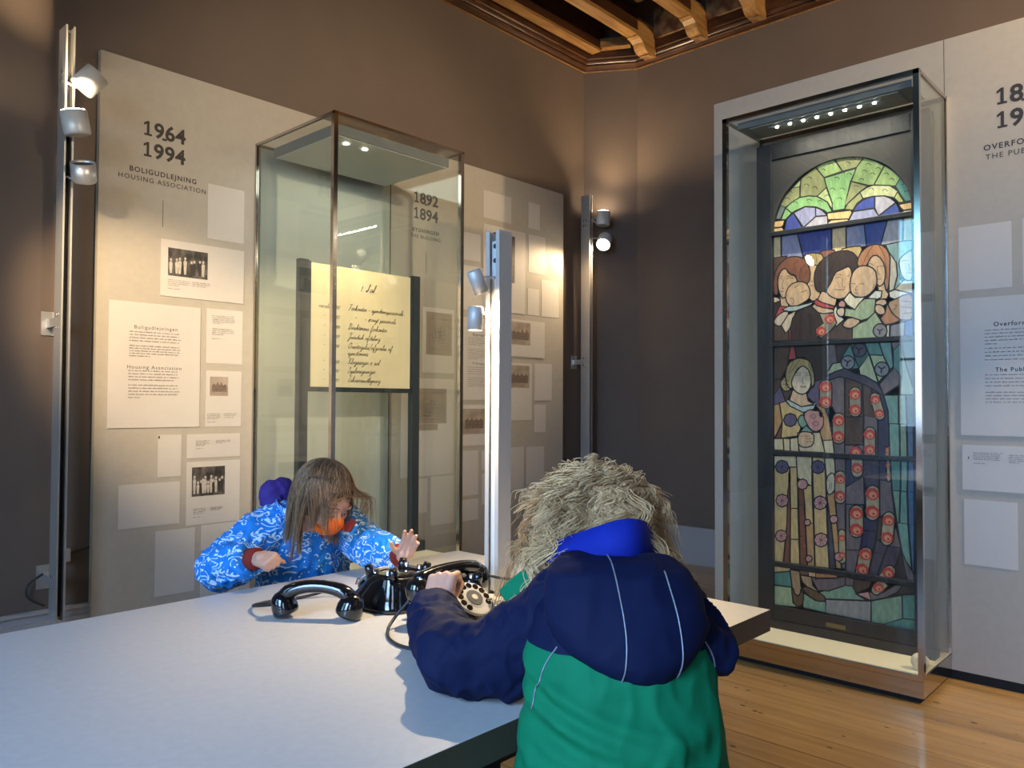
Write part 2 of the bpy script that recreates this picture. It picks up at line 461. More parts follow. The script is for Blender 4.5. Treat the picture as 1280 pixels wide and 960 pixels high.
# board cross pieces between the beams, and the wall beam along the left wall
for y in ybeam[:6]:
    MB().box(5.05, 5.12, y-.42, y-.055, 4.40, 4.70).build('cross_board', M['ceil'], ceil)
    MB().box(XR-.10, XR, y-.42, y-.055, 4.24, 4.58).build('painted_frieze_panel', M['orn'], ceil)
MB().box(XW, 5.26, YL-.20, YL-.11, 4.20, 4.22).build('beam_soffit', M['gilt'], ceil)
MB().box(XW, 5.27, YL-.205, YL, 4.22, 4.70).build('wall_beam', M['beam_side'], ceil)
MB().prism([(5.18, 3.99), (5.36, 3.66), (5.42, 3.69), (5.24, 4.02)], 2, 4.225, 4.30).build('corner_beam', M['gilt'], ceil)
# cornice moulding: profile swept along left wall, corner and right wall
prof = [(0, 4.09), (.012, 4.09), (.014, 4.10), (.045, 4.108), (.055, 4.118), (.05, 4.13), (.062, 4.138), (.07, 4.15), (.07, 4.165), (.085, 4.17), (.085, 4.26), (0, 4.26)]
path = [(XW, YL), CH0, CH1, (XR, YB)]
inn = [(0, -1), (-.47, -.86), (-.90, -.33), (-1, 0)]
cr = MB(); cr.rings([[(px_+nx*d, py_+ny*d, z) for d, z in prof] for (px_, py_), (nx, ny) in zip(path, inn)])
struct(cr.build('trim_1', M['cornice']))
gl = MB()
prof2 = [(.0, 4.082), (.008, 4.082), (.008, 4.089), (0, 4.089)]
gl.rings([[(px_+nx*d, py_+ny*d, z) for d, z in prof2] for (px_, py_), (nx, ny) in zip(path, inn)])
struct(gl.build('trim_2', M['gilt']))

# ------------------------------------------------------------------ exhibition boards
PL = 4.035          # face of the boards on the left wall
XP = 4.035          # face of the board on the right
pa = tag(MB().box(1.404, 3.7735, PL, PL+.035, 0.03, 2.963).build('exhibition_board', M['panel']), 'wide grey exhibition board headed 1964 to 1994, behind the left glass case', 'board')
pb = tag(MB().box(3.7765, 4.957, PL, PL+.035, 0.03, 2.963).build('exhibition_board', M['panel']), 'grey exhibition board next to the room corner, right of the left glass case', 'board')
for p_ in (pa, pb):
    l_ = WLOC[p_.name]
MB().box(1.42, 3.77, PL+.01, PL+.035, 0, .03).build('plinth', M['black'], pa)
MB().box(3.78, 4.94, PL+.01, PL+.035, 0, .03).build('plinth', M['black'], pb)
pc = tag(MB().box(XP, XP+.12, 0.9975, 2.180, 0.045, 2.963).build('exhibition_board', M['panel']), 'free-standing grey board directly behind the stained glass case', 'board')
MB().box(XP+.015, XP+.11, 1.0, 2.16, 0, .045).build('plinth', M['black'], pc)
pd = tag(MB().box(XP, XP+.12, -0.30, 0.9945, 0.045, 2.963).build('exhibition_board', M['panel']), 'free-standing grey board at the right edge, headed with dates in the 1800s and 1900s', 'board')
MB().box(XP+.015, XP+.11, -.28, .994, 0, .045).build('plinth', M['black'], pd)
def LW(x, z, d=0.0):   # text placement on the left boards
    return Matrix(((1,0,0,x),(0,0,-1,PL-d),(0,1,0,z),(0,0,0,1)))
def RW(y, z, d=0.0):   # on the right board
    return Matrix(((0,0,-1,XP-d),(-1,0,0,y),(0,1,0,z),(0,0,0,1)))
def years(parent, W, c, z, s, left=None, pitch=.0555):
    # bold date, digit by digit; the 1 has a flag and a foot
    u = c - pitch*(len(s)-1)/2
    for ch in s:
        if ch == '1':
            g = MB(); mt = W(u, z, .0003)
            pl = [(-.019,0),(.019,0),(.019,.0105),(.0065,.0105),(.0065,.074),(-.004,.074),(-.021,.062),(-.021,.050),(-.0065,.058),(-.0065,.0105),(-.019,.0105)]
            g.add([mt @ Vector((x, y, .0006)) for x, y in pl], [tuple(range(len(pl)))])
            g.build('year_lettering', M['ink'], parent, fix=False)
        else:
            text('year_lettering', ch, .106, W(u, z, .0008), M['ink'], parent, 'CENTER', 1, .0028)
        u += pitch if W is LW else pitch
def head(parent, W, c, zt, zb, zs1, zs2, n1, n2, s1, s2, zl, sgn=1):
    years(parent, W, c, zt, n1); years(parent, W, c, zb, n2)
    text('year_dash', '-', .075, W(c, (zt+zb)/2+.036, .0008), M['ink'], parent, 'CENTER', 1, .0022)
    text('title_lettering', s1, .036, W(c, zs1, .0008), M['ink'], parent, 'CENTER', 1.22, .0006)
    text('subtitle_lettering', s2, .034, W(c, zs2, .0008), M['ink'], parent, 'CENTER', 1.22)
head(pa, LW, 1.717, 2.600, 2.493, 2.404, 2.362, '1964', '1994', 'BOLIGUDLEJNING', 'HOUSING ASSOCIATION', 0)
head(pa, LW, 3.484, 2.600, 2.493, 2.404, 2.362, '1892', '1894', 'BYGNINGEN', 'THE BUILDING', 0)
MB().box(1.7135, 1.7155, PL-.0008, PL, 2.147, 2.286).build('rule_line', M['ink'], pa)
MB().box(3.487, 3.489, PL-.0008, PL, 2.136, 2.277).build('rule_line', M['ink'], pa)
for s_, z_ in (('18', 2.600), ('19', 2.493)):
    years(pd, lambda u, z, d=0: RW(-u, z, d), -.735, z_, s_)
text('year_dash', '-', .075, RW(.690, 2.583, .0008), M['ink'], pd, 'LEFT', 1, .0022)
text('title_lettering', 'OVERFORMYNDERIET', .036, RW(.838, 2.404, .0008), M['ink'], pd, 'LEFT', 1.22, .0006)
text('subtitle_lettering', 'THE PUBLIC TRUSTEE', .034, RW(.830, 2.362, .0008), M['ink'], pd, 'LEFT', 1.22)

rt = random.Random(5)
def words(parent, blocks, W, name='body_text', m=None, xh=.0042):
    # printed paragraphs too small to read: rows of word-length marks
    g = MB()
    for (u0, u1, z0, z1, rows, last) in blocks:
        for r_ in range(rows):
            z = z1 - (z1 - z0) * r_ / max(1, rows - 1)
            u = u0; end = u0 + (u1-u0) * (last if r_ == rows-1 else rt.uniform(.93, 1))
            while u < end - .004:
                L = min(rt.choice([.008, .012, .016, .02, .026, .034]), end - u)
                k = u
                while k < u + L - .001:      # letters of a word
                    lw = rt.uniform(.0024, .0034); h = xh * rt.choice([1, 1, 1, 1.5])
                    mt = W(k, z, .0014)
                    g.add([mt @ Vector(q) for q in ((0,0,0),(lw*.62,0,0),(lw*.62,h,0),(0,h,0))], [(0,1,2,3)])
                    k += lw
                u += L + .005
    return tag(g.build(name, m or M['inkg'], parent), kind='stuff')
def card(label, u0, u1, z0, z1, side='L', cat='card', tilt=0.0, group=None):
    th = .004 if (u1-u0 if side == 'L' else u0-u1) > .35 else .0018
    g = MB()
    if side == 'L': g.box(u0, u1, PL-th, PL-.0002, z0, z1)
    else: g.box(XP-th, XP-.0002, min(u0,u1), max(u0,u1), z0, z1)
    o = g.build('card', M['paper'])
    o['th'] = th
    if tilt:
        o.rotation_euler = (0, R(tilt), 0) if side == 'L' else (R(tilt), 0, 0)
    tag(o, label, cat, group)
    return o
def photo(c, u0, u1, z0, z1, m, th=.0022):
    return MB().box(u0, u1, PL-c['th']-.0006, PL-c['th'], z0, z1).build('photograph', m, c)
def facade(c, u0, u1, z0, z1, seed):
    # print of a long building with gables and window rows
    r = random.Random(seed); w_, h_ = u1-u0, z1-z0; P = lambda u, v: (u, PL-c['th']-.0008, v); P2 = lambda u, v: (u, PL-c['th']-.0010, v)
    a, b = u0 + w_*.12, u1 - w_*.08; zb = z0 + h_*.22; zr = z0 + h_*.55
    g = MB(); pts = [(a, zb), (b, zb), (b, zr)]
    n = 4
    for i in range(n):
        q1 = b - (b-a)*(i+.35)/n; q2 = b - (b-a)*(i+.65)/n; pk = zr + h_*r.uniform(.06, .2)
        pts += [(q1+.006, zr), ((q1+q2)/2, pk), (q2-.006, zr)]
    pts.append((a, zr)); g.add([P(*p) for p in pts], [tuple(range(len(pts)))]); g.build('printed_building', M['pmid'], c, fix=False)
    g = MB()
    for i in range(7):
        for j in range(2):
            u = a + (b-a)*(i+.3)/7; z = zb + (zr-zb)*(j*.45+.12)
            g.add([P2(*p) for p in ((u,z),(u+w_*.04,z),(u+w_*.04,z+h_*.07),(u,z+h_*.07))], [(0,1,2,3)])
    tag(g.build('printed_windows', M['inkg'], c, fix=False), kind='stuff')
def crowd(c, u0, u1, z0, z1, seed, n=11):
    # print of people standing close together: pale faces over light and dark clothes
    r = random.Random(seed); w_, h_ = u1-u0, z1-z0; g = MB(); d = .0008
    for i in range(n):
        u = u0 + w_*(.08 + .84*(i + r.uniform(-.3, .3))/(n-1)); zt = z0 + h_*r.uniform(.45, .68); rd = h_*.055; d += .00003
        P = lambda a, b: (a, PL-c['th']-d, b)
        bw = w_*.045; g.cur = 0 if r.random() < .6 else 1
        q = [(u-bw*.6, z0+h_*.08), (u+bw*.6, z0+h_*.08), (u+bw, zt-rd*2.4), (u+bw*.5, zt-rd*1.2), (u-bw*.5, zt-rd*1.2), (u-bw, zt-rd*2.4)]
        q = [(min(max(a, u0), u1), b) for a, b in q]
        g.add([P(*p) for p in q], [tuple(range(6))]); g.cur = 0
        g.add([P(min(max(u+rd*.8*math.cos(t), u0), u1), zt+rd*math.sin(t)) for t in [i_*math.pi/5 for i_ in range(10)]], [tuple(range(10))])
    tag(g.build('printed_people', [M['plight'], M['ink']], c, fix=False), kind='stuff')
def LWc(c):
    return lambda u, z, d=0: LW(u, z, c['th'] + d - .0004)
def RWc(c):
    return lambda u, z, d=0: RW(-u, z, c['th'] + d - .0004)
# --- left board
card('blank A4 card high on the 1964 board, touching distance from the left glass case', 1.951, 2.160, 2.128, 2.423)
c = card('landscape card with the dark photograph of people at a table, under the blank top card', 1.708, 2.162, 1.796, 2.088)
photo(c, 1.743, 1.954, 1.904, 2.048, M['photo1']); crowd(c, 1.745, 1.952, 1.906, 2.046, 3, 8)
words(c, [(1.743, 1.86, 1.852, 1.880, 4, .5), (1.872, 1.975, 1.862, 1.880, 3, .7), (1.743, 1.81, 1.835, 1.835, 1, 1)], LWc(c), xh=.003)
c = card('large portrait text card headed Boligudlejningen and Housing Association', 1.462, 1.920, 1.123, 1.750)
text('heading', 'Boligudlejningen', .026, LWc(c)(1.689, 1.618, .001), M['inkg'], c, 'CENTER', 1.25)
text('heading', 'Housing Association', .026, LWc(c)(1.685, 1.418, .001), M['inkg'], c, 'CENTER', 1.25)
words(c, [(1.558, 1.820, 1.555, 1.600, 4, .95), (1.558, 1.820, 1.479, 1.530, 5, .4), (1.556, 1.818, 1.360, 1.405, 4, .9), (1.556, 1.816, 1.272, 1.334, 5, .25)], LWc(c))
c = card('A4 card with two short grey paragraphs, just right of the large Boligudlejningen card', 1.954, 2.160, 1.460, 1.754)
words(c, [(1.985, 2.115, 1.675, 1.715, 5, .4), (1.985, 2.112, 1.615, 1.645, 4, .5), (1.985, 2.03, 1.592, 1.592, 1, 1)], LWc(c), xh=.003)
c = card('A4 card with a small sepia photograph of a long building, below the two-paragraph card', 1.955, 2.157, 1.121, 1.422)
photo(c, 1.977, 2.080, 1.287, 1.390, M['photo2']); facade(c, 1.977, 2.080, 1.287, 1.390, 1)
words(c, [(1.965, 2.04, 1.162, 1.188, 4, .8), (2.06, 2.135, 1.168, 1.188, 3, .8), (1.965, 2.01, 1.145, 1.145, 1, 1)], LWc(c), xh=.003)
c = card('short wide caption card with two tiny text columns, above the crowd photograph', 1.858, 2.153, .958, 1.084)
words(c, [(1.905, 1.985, 1.022, 1.046, 4, .6), (2.015, 2.10, 1.032, 1.046, 3, .5), (1.905, 1.95, 1.006, 1.006, 1, 1)], LWc(c), xh=.003)
c = card('narrow blank card with a dark mark at its top left corner', 1.707, 1.828, .870, 1.084)
MB().box(1.709, 1.716, PL-c['th']-.0005, PL-c['th'], 1.066, 1.080).build('printed_mark', M['ink'], c)
c = card('square card with the dark group photograph of a crowd, beside the blue jacket', 1.858, 2.155, .608, .939)
photo(c, 1.886, 2.068, .757, .910, M['photo1']); crowd(c, 1.888, 2.066, .759, .908, 8, 11)
words(c, [(1.895, 1.965, .664, .690, 4, .8), (1.99, 2.06, .676, .690, 3, .8), (1.895, 1.94, .646, .646, 1, 1)], LWc(c), xh=.003)
card('blank landscape card low at the left edge of the 1964 board', 1.519, 1.823, .627, .843)
card('blank portrait card with a curled upper edge, lowest on the 1964 board', 1.701, 1.907, .267, .596)
card('small blank landscape card half hidden by the blue jacket sleeve', 1.941, 2.150, .470, .602)
card('blank card almost hidden behind the blue jacket elbow', 1.939, 2.154, .150, .440)
# --- boards right of the sign
card('blank landscape card topmost on the board by the corner', 4.035, 4.332, 2.613, 2.814)
card('small blank portrait card at the top right of the corner board', 4.527, 4.661, 2.619, 2.821)
c = card('large portrait card with a tall dark photograph, behind the top of the table pole', 4.036, 4.490, 1.940, 2.568)
photo(c, 4.137, 4.371, 2.167, 2.520, M['photo2'])
c.children[0].data.materials[0] = mat('very_dark_photograph', (0.07, 0.055, 0.045), 0.5, var=0.5, vscale=14)
card('blank A4 card right of the tall dark photograph', 4.529, 4.731, 2.273, 2.569)
card('blank A4 card nearest the outer edge of the corner board, slightly tilted', 4.687, 4.902, 1.944, 2.236, tilt=-1.2)
card('small cream portrait card right of the table pole, left of the tilted A4 card', 4.522, 4.655, 1.942, 2.148)
c = card('landscape card with a sepia engraving of a mansion, right of the table pole', 4.275, 4.724, 1.612, 1.895)
photo(c, 4.310, 4.552, 1.703, 1.876, M['photo2']); facade(c, 4.310, 4.552, 1.703, 1.876, 2)
c = card('portrait card with a sepia photograph of a street front, lower right of the table pole', 4.275, 4.574, 1.127, 1.563)
photo(c, 4.313, 4.545, 1.374, 1.545, M['photo2']); facade(c, 4.313, 4.545, 1.374, 1.545, 3)
card('blank A4 card right of the sepia street front', 4.609, 4.815, 1.277, 1.569)
card('small blank portrait card under the A4 card at the right of the corner board', 4.606, 4.742, 1.030, 1.245)
card('blank portrait card low right of the table pole, left of its twin', 4.234, 4.485, .602, .923)
card('blank portrait card lowest and rightmost on the corner board', 4.515, 4.725, .596, .919)
card('small blank card seen beside the upper right post of the left glass case', 3.836, 4.006, 2.277, 2.476)
card('blank portrait card behind the two small pole lamps', 3.803, 4.050, 1.920, 2.238)
c = card('tall text card headed Bygningen just left of the table pole', 3.794, 4.220, 1.279, 1.868)
text('heading', 'Bygningen', .026, LWc(c)(3.995, 1.740, .001), M['inkg'], c, 'CENTER', 1.25, .0004)
text('heading', 'A Synopsis', .024, LWc(c)(3.995, 1.535, .001), M['inkg'], c, 'CENTER', 1.25)
words(c, [(3.885, 4.13, 1.672, 1.722, 5, .6), (3.885, 4.13, 1.572, 1.640, 6, .4), (3.885, 4.13, 1.462, 1.510, 4, .9), (3.885, 4.13, 1.375, 1.435, 5, .8)], LWc(c))
c = card('landscape card with a sepia building photograph, left of the table pole', 3.792, 4.098, .952, 1.243)
photo(c, 3.831, 4.060, 1.034, 1.215, M['photo2']); facade(c, 3.831, 4.060, 1.034, 1.215, 4)
card('blank portrait card under the sepia building photograph, behind the case corner post', 3.794, 3.994, .599, .917)
card('tiny blank card just left of the table pole, upper of two', 4.032, 4.158, .773, .913)
card('tiny blank card just left of the table pole, lower of two', 4.034, 4.160, .521, .746)
card('small blank landscape card lowest beside the right post of the left glass case', 3.790, 3.995, .421, .571)
def plan(parent, u0, u1, z0, z1, seed):
    g = MB(); rr = random.Random(seed); w_ = u1-u0; h_ = z1-z0
    P = lambda u, v: (u, PL-parent['th']-.0012, v)
    for _ in range(16):
        a = u0 + w_*rr.uniform(.08, .6); b = a + w_*rr.uniform(.08, .3); c_ = z0 + h_*rr.uniform(.15, .6); d = c_ + h_*rr.uniform(.06, .25)
        ribbon(g, [(a, c_), (b, c_), (b, d), (a, d)], .0022, P, True)
    ribbon(g, [(u0+w_*.06, z0+h_*.1), (u1-w_*.06, z0+h_*.1), (u1-w_*.06, z1-h_*.12), (u0+w_*.06, z1-h_*.12)], .002, P, True)
    tag(g.build('drawn_lines', M['inkg'], parent), kind='stuff')
c = card('card with a tan floor plan, behind glass right of the cream sign', 3.461, 3.752, 1.461, 1.905)
photo(c, 3.493, 3.728, 1.583, 1.875, M['tan']); plan(c, 3.51, 3.71, 1.60, 1.86, 2)
c = card('large card with a grey building drawing, behind glass under the tan floor plan', 3.280, 3.750, .763, 1.420)
photo(c, 3.362, 3.679, 1.115, 1.353, M['tan']); photo(c, 3.362, 3.60, 1.07, 1.113, M['tan']); plan(c, 3.38, 3.66, 1.12, 1.35, 7)
card('blank portrait card low behind the glass, above the raised open hand', 3.543, 3.753, .424, .755)
card('blank card behind the right leg of the cream sign', 3.355, 3.510, .520, .746)
# --- right board
card('blank A4 card under the lettering on the right edge board', .942, .732, 1.777, 2.070, 'R')
card('blank card cut by the right edge of the view', .691, .480, 1.785, 2.074, 'R')
c = card('large text card headed Overformynderiet and The Public Trustee', .939, .485, 1.117, 1.740, 'R')
text('heading', 'Overformynderiet', .027, RWc(c)(-.806, 1.607, .001), M['ink'], c, 'LEFT', 1.2, .0004)
text('heading', 'The Public Trustee', .026, RWc(c)(-.801, 1.404, .001), M['ink'], c, 'LEFT', 1.2, .0002)
words(c, [(-.840, -.58, 1.526, 1.588, 5, .2), (-.840, -.58, 1.455, 1.506, 4, .8), (-.840, -.58, 1.338, 1.387, 4, .8), (-.840, -.58, 1.265, 1.309, 4, .8)], RWc(c))
c = card('short wide caption card with tiny text, between the Overformynderiet card and a blank card', .935, .485, .870, 1.073, 'R')
words(c, [(-.890, -.775, 1.008, 1.038, 5, .9), (-.890, -.84, .99, .99, 1, 1), (-.752, -.66, 1.0, 1.032, 5, .5)], RWc(c), xh=.003)
MB().box(XP-c['th']-.0006, XP-c['th'], .908, .912, 1.01, 1.02).build('printed_mark', M['ink'], c)
card('blank A4 card lowest on the right edge board', .931, .722, .533, .827, 'R')
# ------------------------------------------------------------------ glass display cases
def area_child(parent, loc, to, sx, sy, power, color):
    d = bpy.data.lights.new('case_light', 'AREA'); d.shape = 'RECTANGLE'; d.size = sx; d.size_y = sy; d.energy = power; d.color = color
    o = bpy.data.objects.new('case_light', d); COLL.objects.link(o); o.parent = parent
    o.location = Vector(loc) - WLOC[parent.name]
    o.rotation_euler = (Vector(to) - Vector(loc)).to_track_quat('-Z', 'Y').to_euler()
    return o
X0, X1, Y0, Y1, ZT, ZF = 2.222, 3.110, 3.268, PL-.001, 2.702, 0.38
ca = thing('display_case', ((X0+X1)/2, (Y0+Y1)/2, 0), 'tall glass display case on the left holding the cream handwritten sign', 'display case')
g = MB().box(X0+.02, X1-.02, Y0+.02, Y1, 0, .03).build('plinth', M['black'], ca)
MB().box(X0, X1, Y0, Y1, .03, ZF-.004).build('base_cabinet', M['steel'], ca)
MB().box(X0+.004, X1-.004, Y0+.004, Y1, ZF-.004, ZF).build('case_floor', M['casefloor'], ca)
MB().box(X0+.03, X1+.055, Y1-.014, Y1, ZF, ZT-.02).build('back_panel', M['caseback'], ca)
MB().box(X1+.055, X1+.063, Y1-.014, Y1, ZF, ZT-.02).build('back_panel_edge', M['black'], ca)
P = .024
for (x, y) in ((X0, Y0), (X1-P, Y0), ):
    MB().box(x, x+P, y, y+P, ZF, ZT).build('corner_post', M['steel'], ca)
MB().box(X0, X0+.016, Y1-.016, Y1, ZF, ZT).build('corner_post', M['steel'], ca)
for a in ((X0, X1, Y0, Y0+.014), (X0, X1, Y1-.012, Y1)):
    MB().box(*a, ZT-.014, ZT).build('top_rail', M['steel'], ca)
for a in ((X0, X0+.014), (X1-.014, X1)):
    MB().box(*a, Y0+.014, Y1-.012, ZT-.014, ZT).build('top_rail', M['steel'], ca)
for nm, b in (('front_pane', (X0+P, X1-P, Y0+.004, Y0+.010, ZF, ZT-.014)), ('side_pane', (X0+.004, X0+.010, Y0+P, Y1-.016, ZF, ZT-.014)), ('side_pane', (X1-.010, X1-.004, Y0+P, Y1-.016, ZF, ZT-.014)), ('top_pane', (X0+.014, X1-.014, Y0+.014, Y1-.012, ZT-.010, ZT-.004))):
    MB().box(*b).build(nm, M['glass'], ca)
lb = MB().box(2.275, 3.05, 3.335, 3.925, 2.615, 2.665).build('light_box', M['lightbox'], ca)
MB().box(2.285, 3.04, 3.345, 3.915, 2.611, 2.615).build('diffuser', M['diff'], lb)
for x in (2.40, 2.52):
    MB().cyl((x, 3.42, 2.607), (x, 3.42, 2.611), .013, n=12).build('led_spot', M['led'], lb)
spot(lb, (2.40, 3.42, 2.60), (2.40, 3.66, 1.5), 26, (1, .80, .46), 75, .8, .012)
spot(lb, (2.52, 3.42, 2.60), (2.62, 3.64, 1.5), 9, (1, .80, .46), 75, .8, .012)
area_child(lb, (2.68, 3.62, 2.606), (2.68, 3.66, 0), .7, .5, 1.4, (.86, 1, .88))

# handwritten sign standing in the left case
sg = thing('sign_stand', (2.66, 3.62, ZF), 'cream sign with black handwriting in a dark stand inside the left glass case', 'sign')
SY = 3.62
for x in (2.254, 3.022):
    MB().box(x, x+.052, SY-.012, SY+.03, ZF+.06, 2.012).build('post', M['signdark'], sg)
MB().box(2.30, 3.026, SY+.002, SY+.02, 1.312, 1.338).build('bottom_rail', M['signdark'], sg)
MB().box(2.306, 2.322, SY-.008, SY+.02, 1.338, 2.006).build('side_strip', M['signdark'], sg)
MB().box(3.006, 3.022, SY-.008, SY+.02, 1.338, 2.0).build('side_strip', M['signdark'], sg)
MB().box(2.22+.03, 3.095, SY-.05, SY+.04, ZF, ZF+.06).build('base_bar', M['signdark'], sg)
for x in (2.27, 2.98): MB().box(x, x+.06, SY+.04, SY+.26, ZF, ZF+.045).build('foot', M['signdark'], sg)
fc = MB().box(2.322, 3.006, SY-.003, SY+.012, 1.338, 2.0).build('sign_face', M['signface'], sg)
# joined handwriting: each letter is a stroke on a unit x-height, slanted to the right
SC = {
 'a': (1.05, [[(.85,.8),(.5,1),(.1,.6),(.15,.1),(.5,.05),(.85,.9),(.8,.2),(1.05,.15)]]),
 'b': (.85, [[(0,.1),(.45,1.5),(.4,2.2),(.2,1.9),(.15,.2),(.5,0),(.75,.5),(.55,.9),(.85,.75)]]),
 'd': (1.1, [[(.8,.8),(.45,1),(.1,.55),(.2,.05),(.6,.2),(.95,2.1),(.85,.2),(1.1,.15)]]),
 'e': (.8, [[(0,.15),(.6,.65),(.45,1),(.15,.7),(.2,.1),(.55,.05),(.8,.3)]]),
 'f': (.75, [[(0,.1),(.6,1.6),(.5,2.2),(.3,1.8),(.2,-.9),(.4,-.9),(.4,.05),(.75,.25)]]),
 'g': (1.0, [[(.8,.8),(.45,1),(.1,.55),(.25,.05),(.6,.2),(.8,.9),(.65,-.7),(.35,-1),(.2,-.7),(1.0,.2)]]),
 'i': (.55, [[(0,.15),(.3,1),(.25,.15),(.55,.15)],[(.38,1.45),(.42,1.5)]]),
 'j': (.55, [[(0,.15),(.35,1),(.2,-.8),(-.05,-.9),(.0,-.5),(.55,.2)],[(.42,1.45),(.46,1.5)]]),
 'k': (.95, [[(0,.1),(.45,1.5),(.4,2.2),(.2,1.9),(.15,0),(.3,.7),(.65,.95),(.6,.6),(.3,.5),(.7,.05),(.95,.2)]]),
 'l': (.55, [[(0,.1),(.45,1.5),(.4,2.2),(.2,1.9),(.2,.15),(.55,.15)]]),
 'm': (1.45, [[(0,.2),(.2,1),(.2,0),(.45,.9),(.65,.9),(.65,0),(.9,.9),(1.1,.9),(1.1,.1),(1.45,.2)]]),
 'n': (1.05, [[(0,.2),(.2,1),(.2,0),(.45,.9),(.7,.9),(.7,.1),(1.05,.2)]]),
 'o': (.9, [[(.5,1),(.1,.6),(.2,.05),(.6,.15),(.7,.8),(.5,1),(.9,.8)]]),
 'p': (.95, [[(0,.2),(.25,1),(.1,-1),(.2,.7),(.55,1),(.75,.5),(.5,.05),(.3,.2),(.95,.2)]]),
 'r': (.7, [[(0,.2),(.25,1.05),(.45,.85),(.5,.15),(.7,.15)]]),
 's': (.7, [[(0,.15),(.35,1.1),(.55,.4),(.35,.02),(.1,.15),(.7,.2)]]),
 't': (.6, [[(0,.15),(.35,1.7),(.25,.15),(.6,.15)],[(.1,1.15),(.6,1.25)]]),
 'u': (1.05, [[(0,.2),(.2,1),(.2,.15),(.5,.1),(.75,1),(.72,.15),(1.05,.15)]]),
 'v': (.9, [[(0,.8),(.2,1),(.3,.05),(.6,.3),(.65,.95),(.9,.8)]]),
 'y': (1.0, [[(0,.2),(.2,1),(.25,.2),(.55,.2),(.75,1),(.6,-.7),(.35,-1),(.2,-.7),(1.0,.2)]]),
 'h': (1.0, [[(0,.1),(.45,1.5),(.4,2.2),(.2,1.9),(.15,0),(.4,.9),(.65,.9),(.65,.1),(1.0,.2)]]),
 'z': (.8, [[(0,.8),(.5,1),(.1,.1),(.5,-.1),(.8,.2)]]),
 'S': (1.3, [[(0,.1),(.5,.4),(1.0,2.0),(.8,2.3),(.55,1.8),(.9,.7),(.6,.05),(.1,.1),(.1,.4),(.6,.4)]]),
 'F': (1.3, [[(.1,1.9),(.5,2.3),(1.3,2.2)],[(.8,2.2),(.6,.4),(.3,0),(0,.2)],[(.45,1.1),(1.0,1.15)]]),
 'D': (1.45, [[(.55,2.0),(.4,.3),(.15,.0),(.05,.25),(.6,.05),(1.2,.4),(1.25,1.6),(.8,2.3),(.2,2.0),(.1,1.7)]]),
 'J': (1.2, [[(.2,1.8),(.5,2.3),(1.1,2.2),(.8,1.6),(.6,-.6),(.3,-1),(.1,-.6),(1.1,.4)]]),
 'O': (1.5, [[(.8,2.2),(.2,1.6),(.15,.4),(.6,0),(1.15,.5),(1.2,1.7),(.8,2.2),(.6,1.9),(1.4,1.8)]]),
 'K': (1.4, [[(.1,1.9),(.4,2.2),(.5,2.0),(.35,.2),(.1,0)],[(1.3,2.2),(.9,1.7),(.45,1.1),(.9,.5),(1.2,.05),(1.4,.2)]]),
 'E': (1.2, [[(1.05,1.9),(.8,2.25),(.4,1.9),(.75,1.25),(.25,.7),(.4,.05),(.9,.1),(1.15,.5)]]),
 'L': (1.2, [[(.1,1.7),(.5,2.2),(.75,2.0),(.5,.5),(.1,.05),(.4,.2),(.8,0),(1.2,.25)]]),
 '0': (.85, [[(.45,1.5),(.1,.9),(.2,.1),(.6,.1),(.7,1.1),(.45,1.5)]]), '1': (.6, [[(.15,1.1),(.45,1.5),(.3,0)]]),
 '2': (.85, [[(.1,1.2),(.45,1.5),(.65,1.1),(.05,.05),(.75,.1)]]), '3': (.8, [[(.15,1.4),(.65,1.4),(.3,.9),(.65,.5),(.35,-.1),(.0,.1)]]),
 '4': (.85, [[(.45,1.5),(.05,.5),(.75,.5)],[(.65,1.1),(.4,-.2)]]), '5': (.85, [[(.75,1.5),(.3,1.45),(.2,.9),(.6,.7),(.5,.1),(.05,.1)]]),
 '7': (.8, [[(.15,1.4),(.75,1.45),(.3,0)]]), '9': (.85, [[(.65,1.2),(.35,1.5),(.1,1.0),(.5,.8),(.68,1.3),(.4,0)]]),
 '.': (.4, [[(.1,.02),(.18,.1)]]), '-': (.9, [[(.15,.6),(.75,.65)]]), '"': (.9, [[(.2,.9),(.25,1.2)],[(.45,.9),(.5,1.2)]]), ' ': (.7, []), '/': (.8, [[(.1,-.3),(.7,2.2)]]),
}
def script(mb, s, u, z, h, place, wgt):
    for ch in s:
        k = {'ø': 'o', 'æ': 'a'}.get(ch, ch)
        w_, st = SC.get(k, SC[' '])
        for pl in st:
            pts = [(u + (x + .42*y)*h, z + y*h) for x, y in pl]
            ribbon(mb, chaikin(pts, 2), wgt, place)
        if ch == 'ø': ribbon(mb, [(u + .15*h, z - .1*h), (u + 1.0*h, z + 1.1*h)], wgt, place)
        if ch == 'æ':
            for pl in SC['e'][1]: ribbon(mb, chaikin([(u + (x + .85 + .42*y)*h, z + y*h) for x, y in pl], 2), wgt, place)
            u += .7*h
        u += w_*h
    return u
ink = MB(); PS = lambda u, z: (u, SY-.0045, z)
script(ink, '1. Sal', 2.640, 1.878, .0215, PS, .0030)
rows = [('værelse', '102', 'Forkontor - ejendomspersonale', 1.765), ('"', '103', '    "     - øvrigt personale', 1.702), ('"', '104', 'Direktørens forkontor', 1.640), ('"', '109', 'Juridisk afdeling', 1.580),
        ('"', '112', 'Overtagelse/afgivelse af', 1.520), ('', '', 'ejendomme', 1.474), ('"', '110', 'Klagesager o. sal', 1.424), ('"', '115', 'Lysberegninger', 1.374+.002), ('"', '117', 'Erhvervsudlejning', 1.330+.002)]
zz = [1.765, 1.712, 1.659, 1.606, 1.553, 1.515, 1.467, 1.417, 1.366]
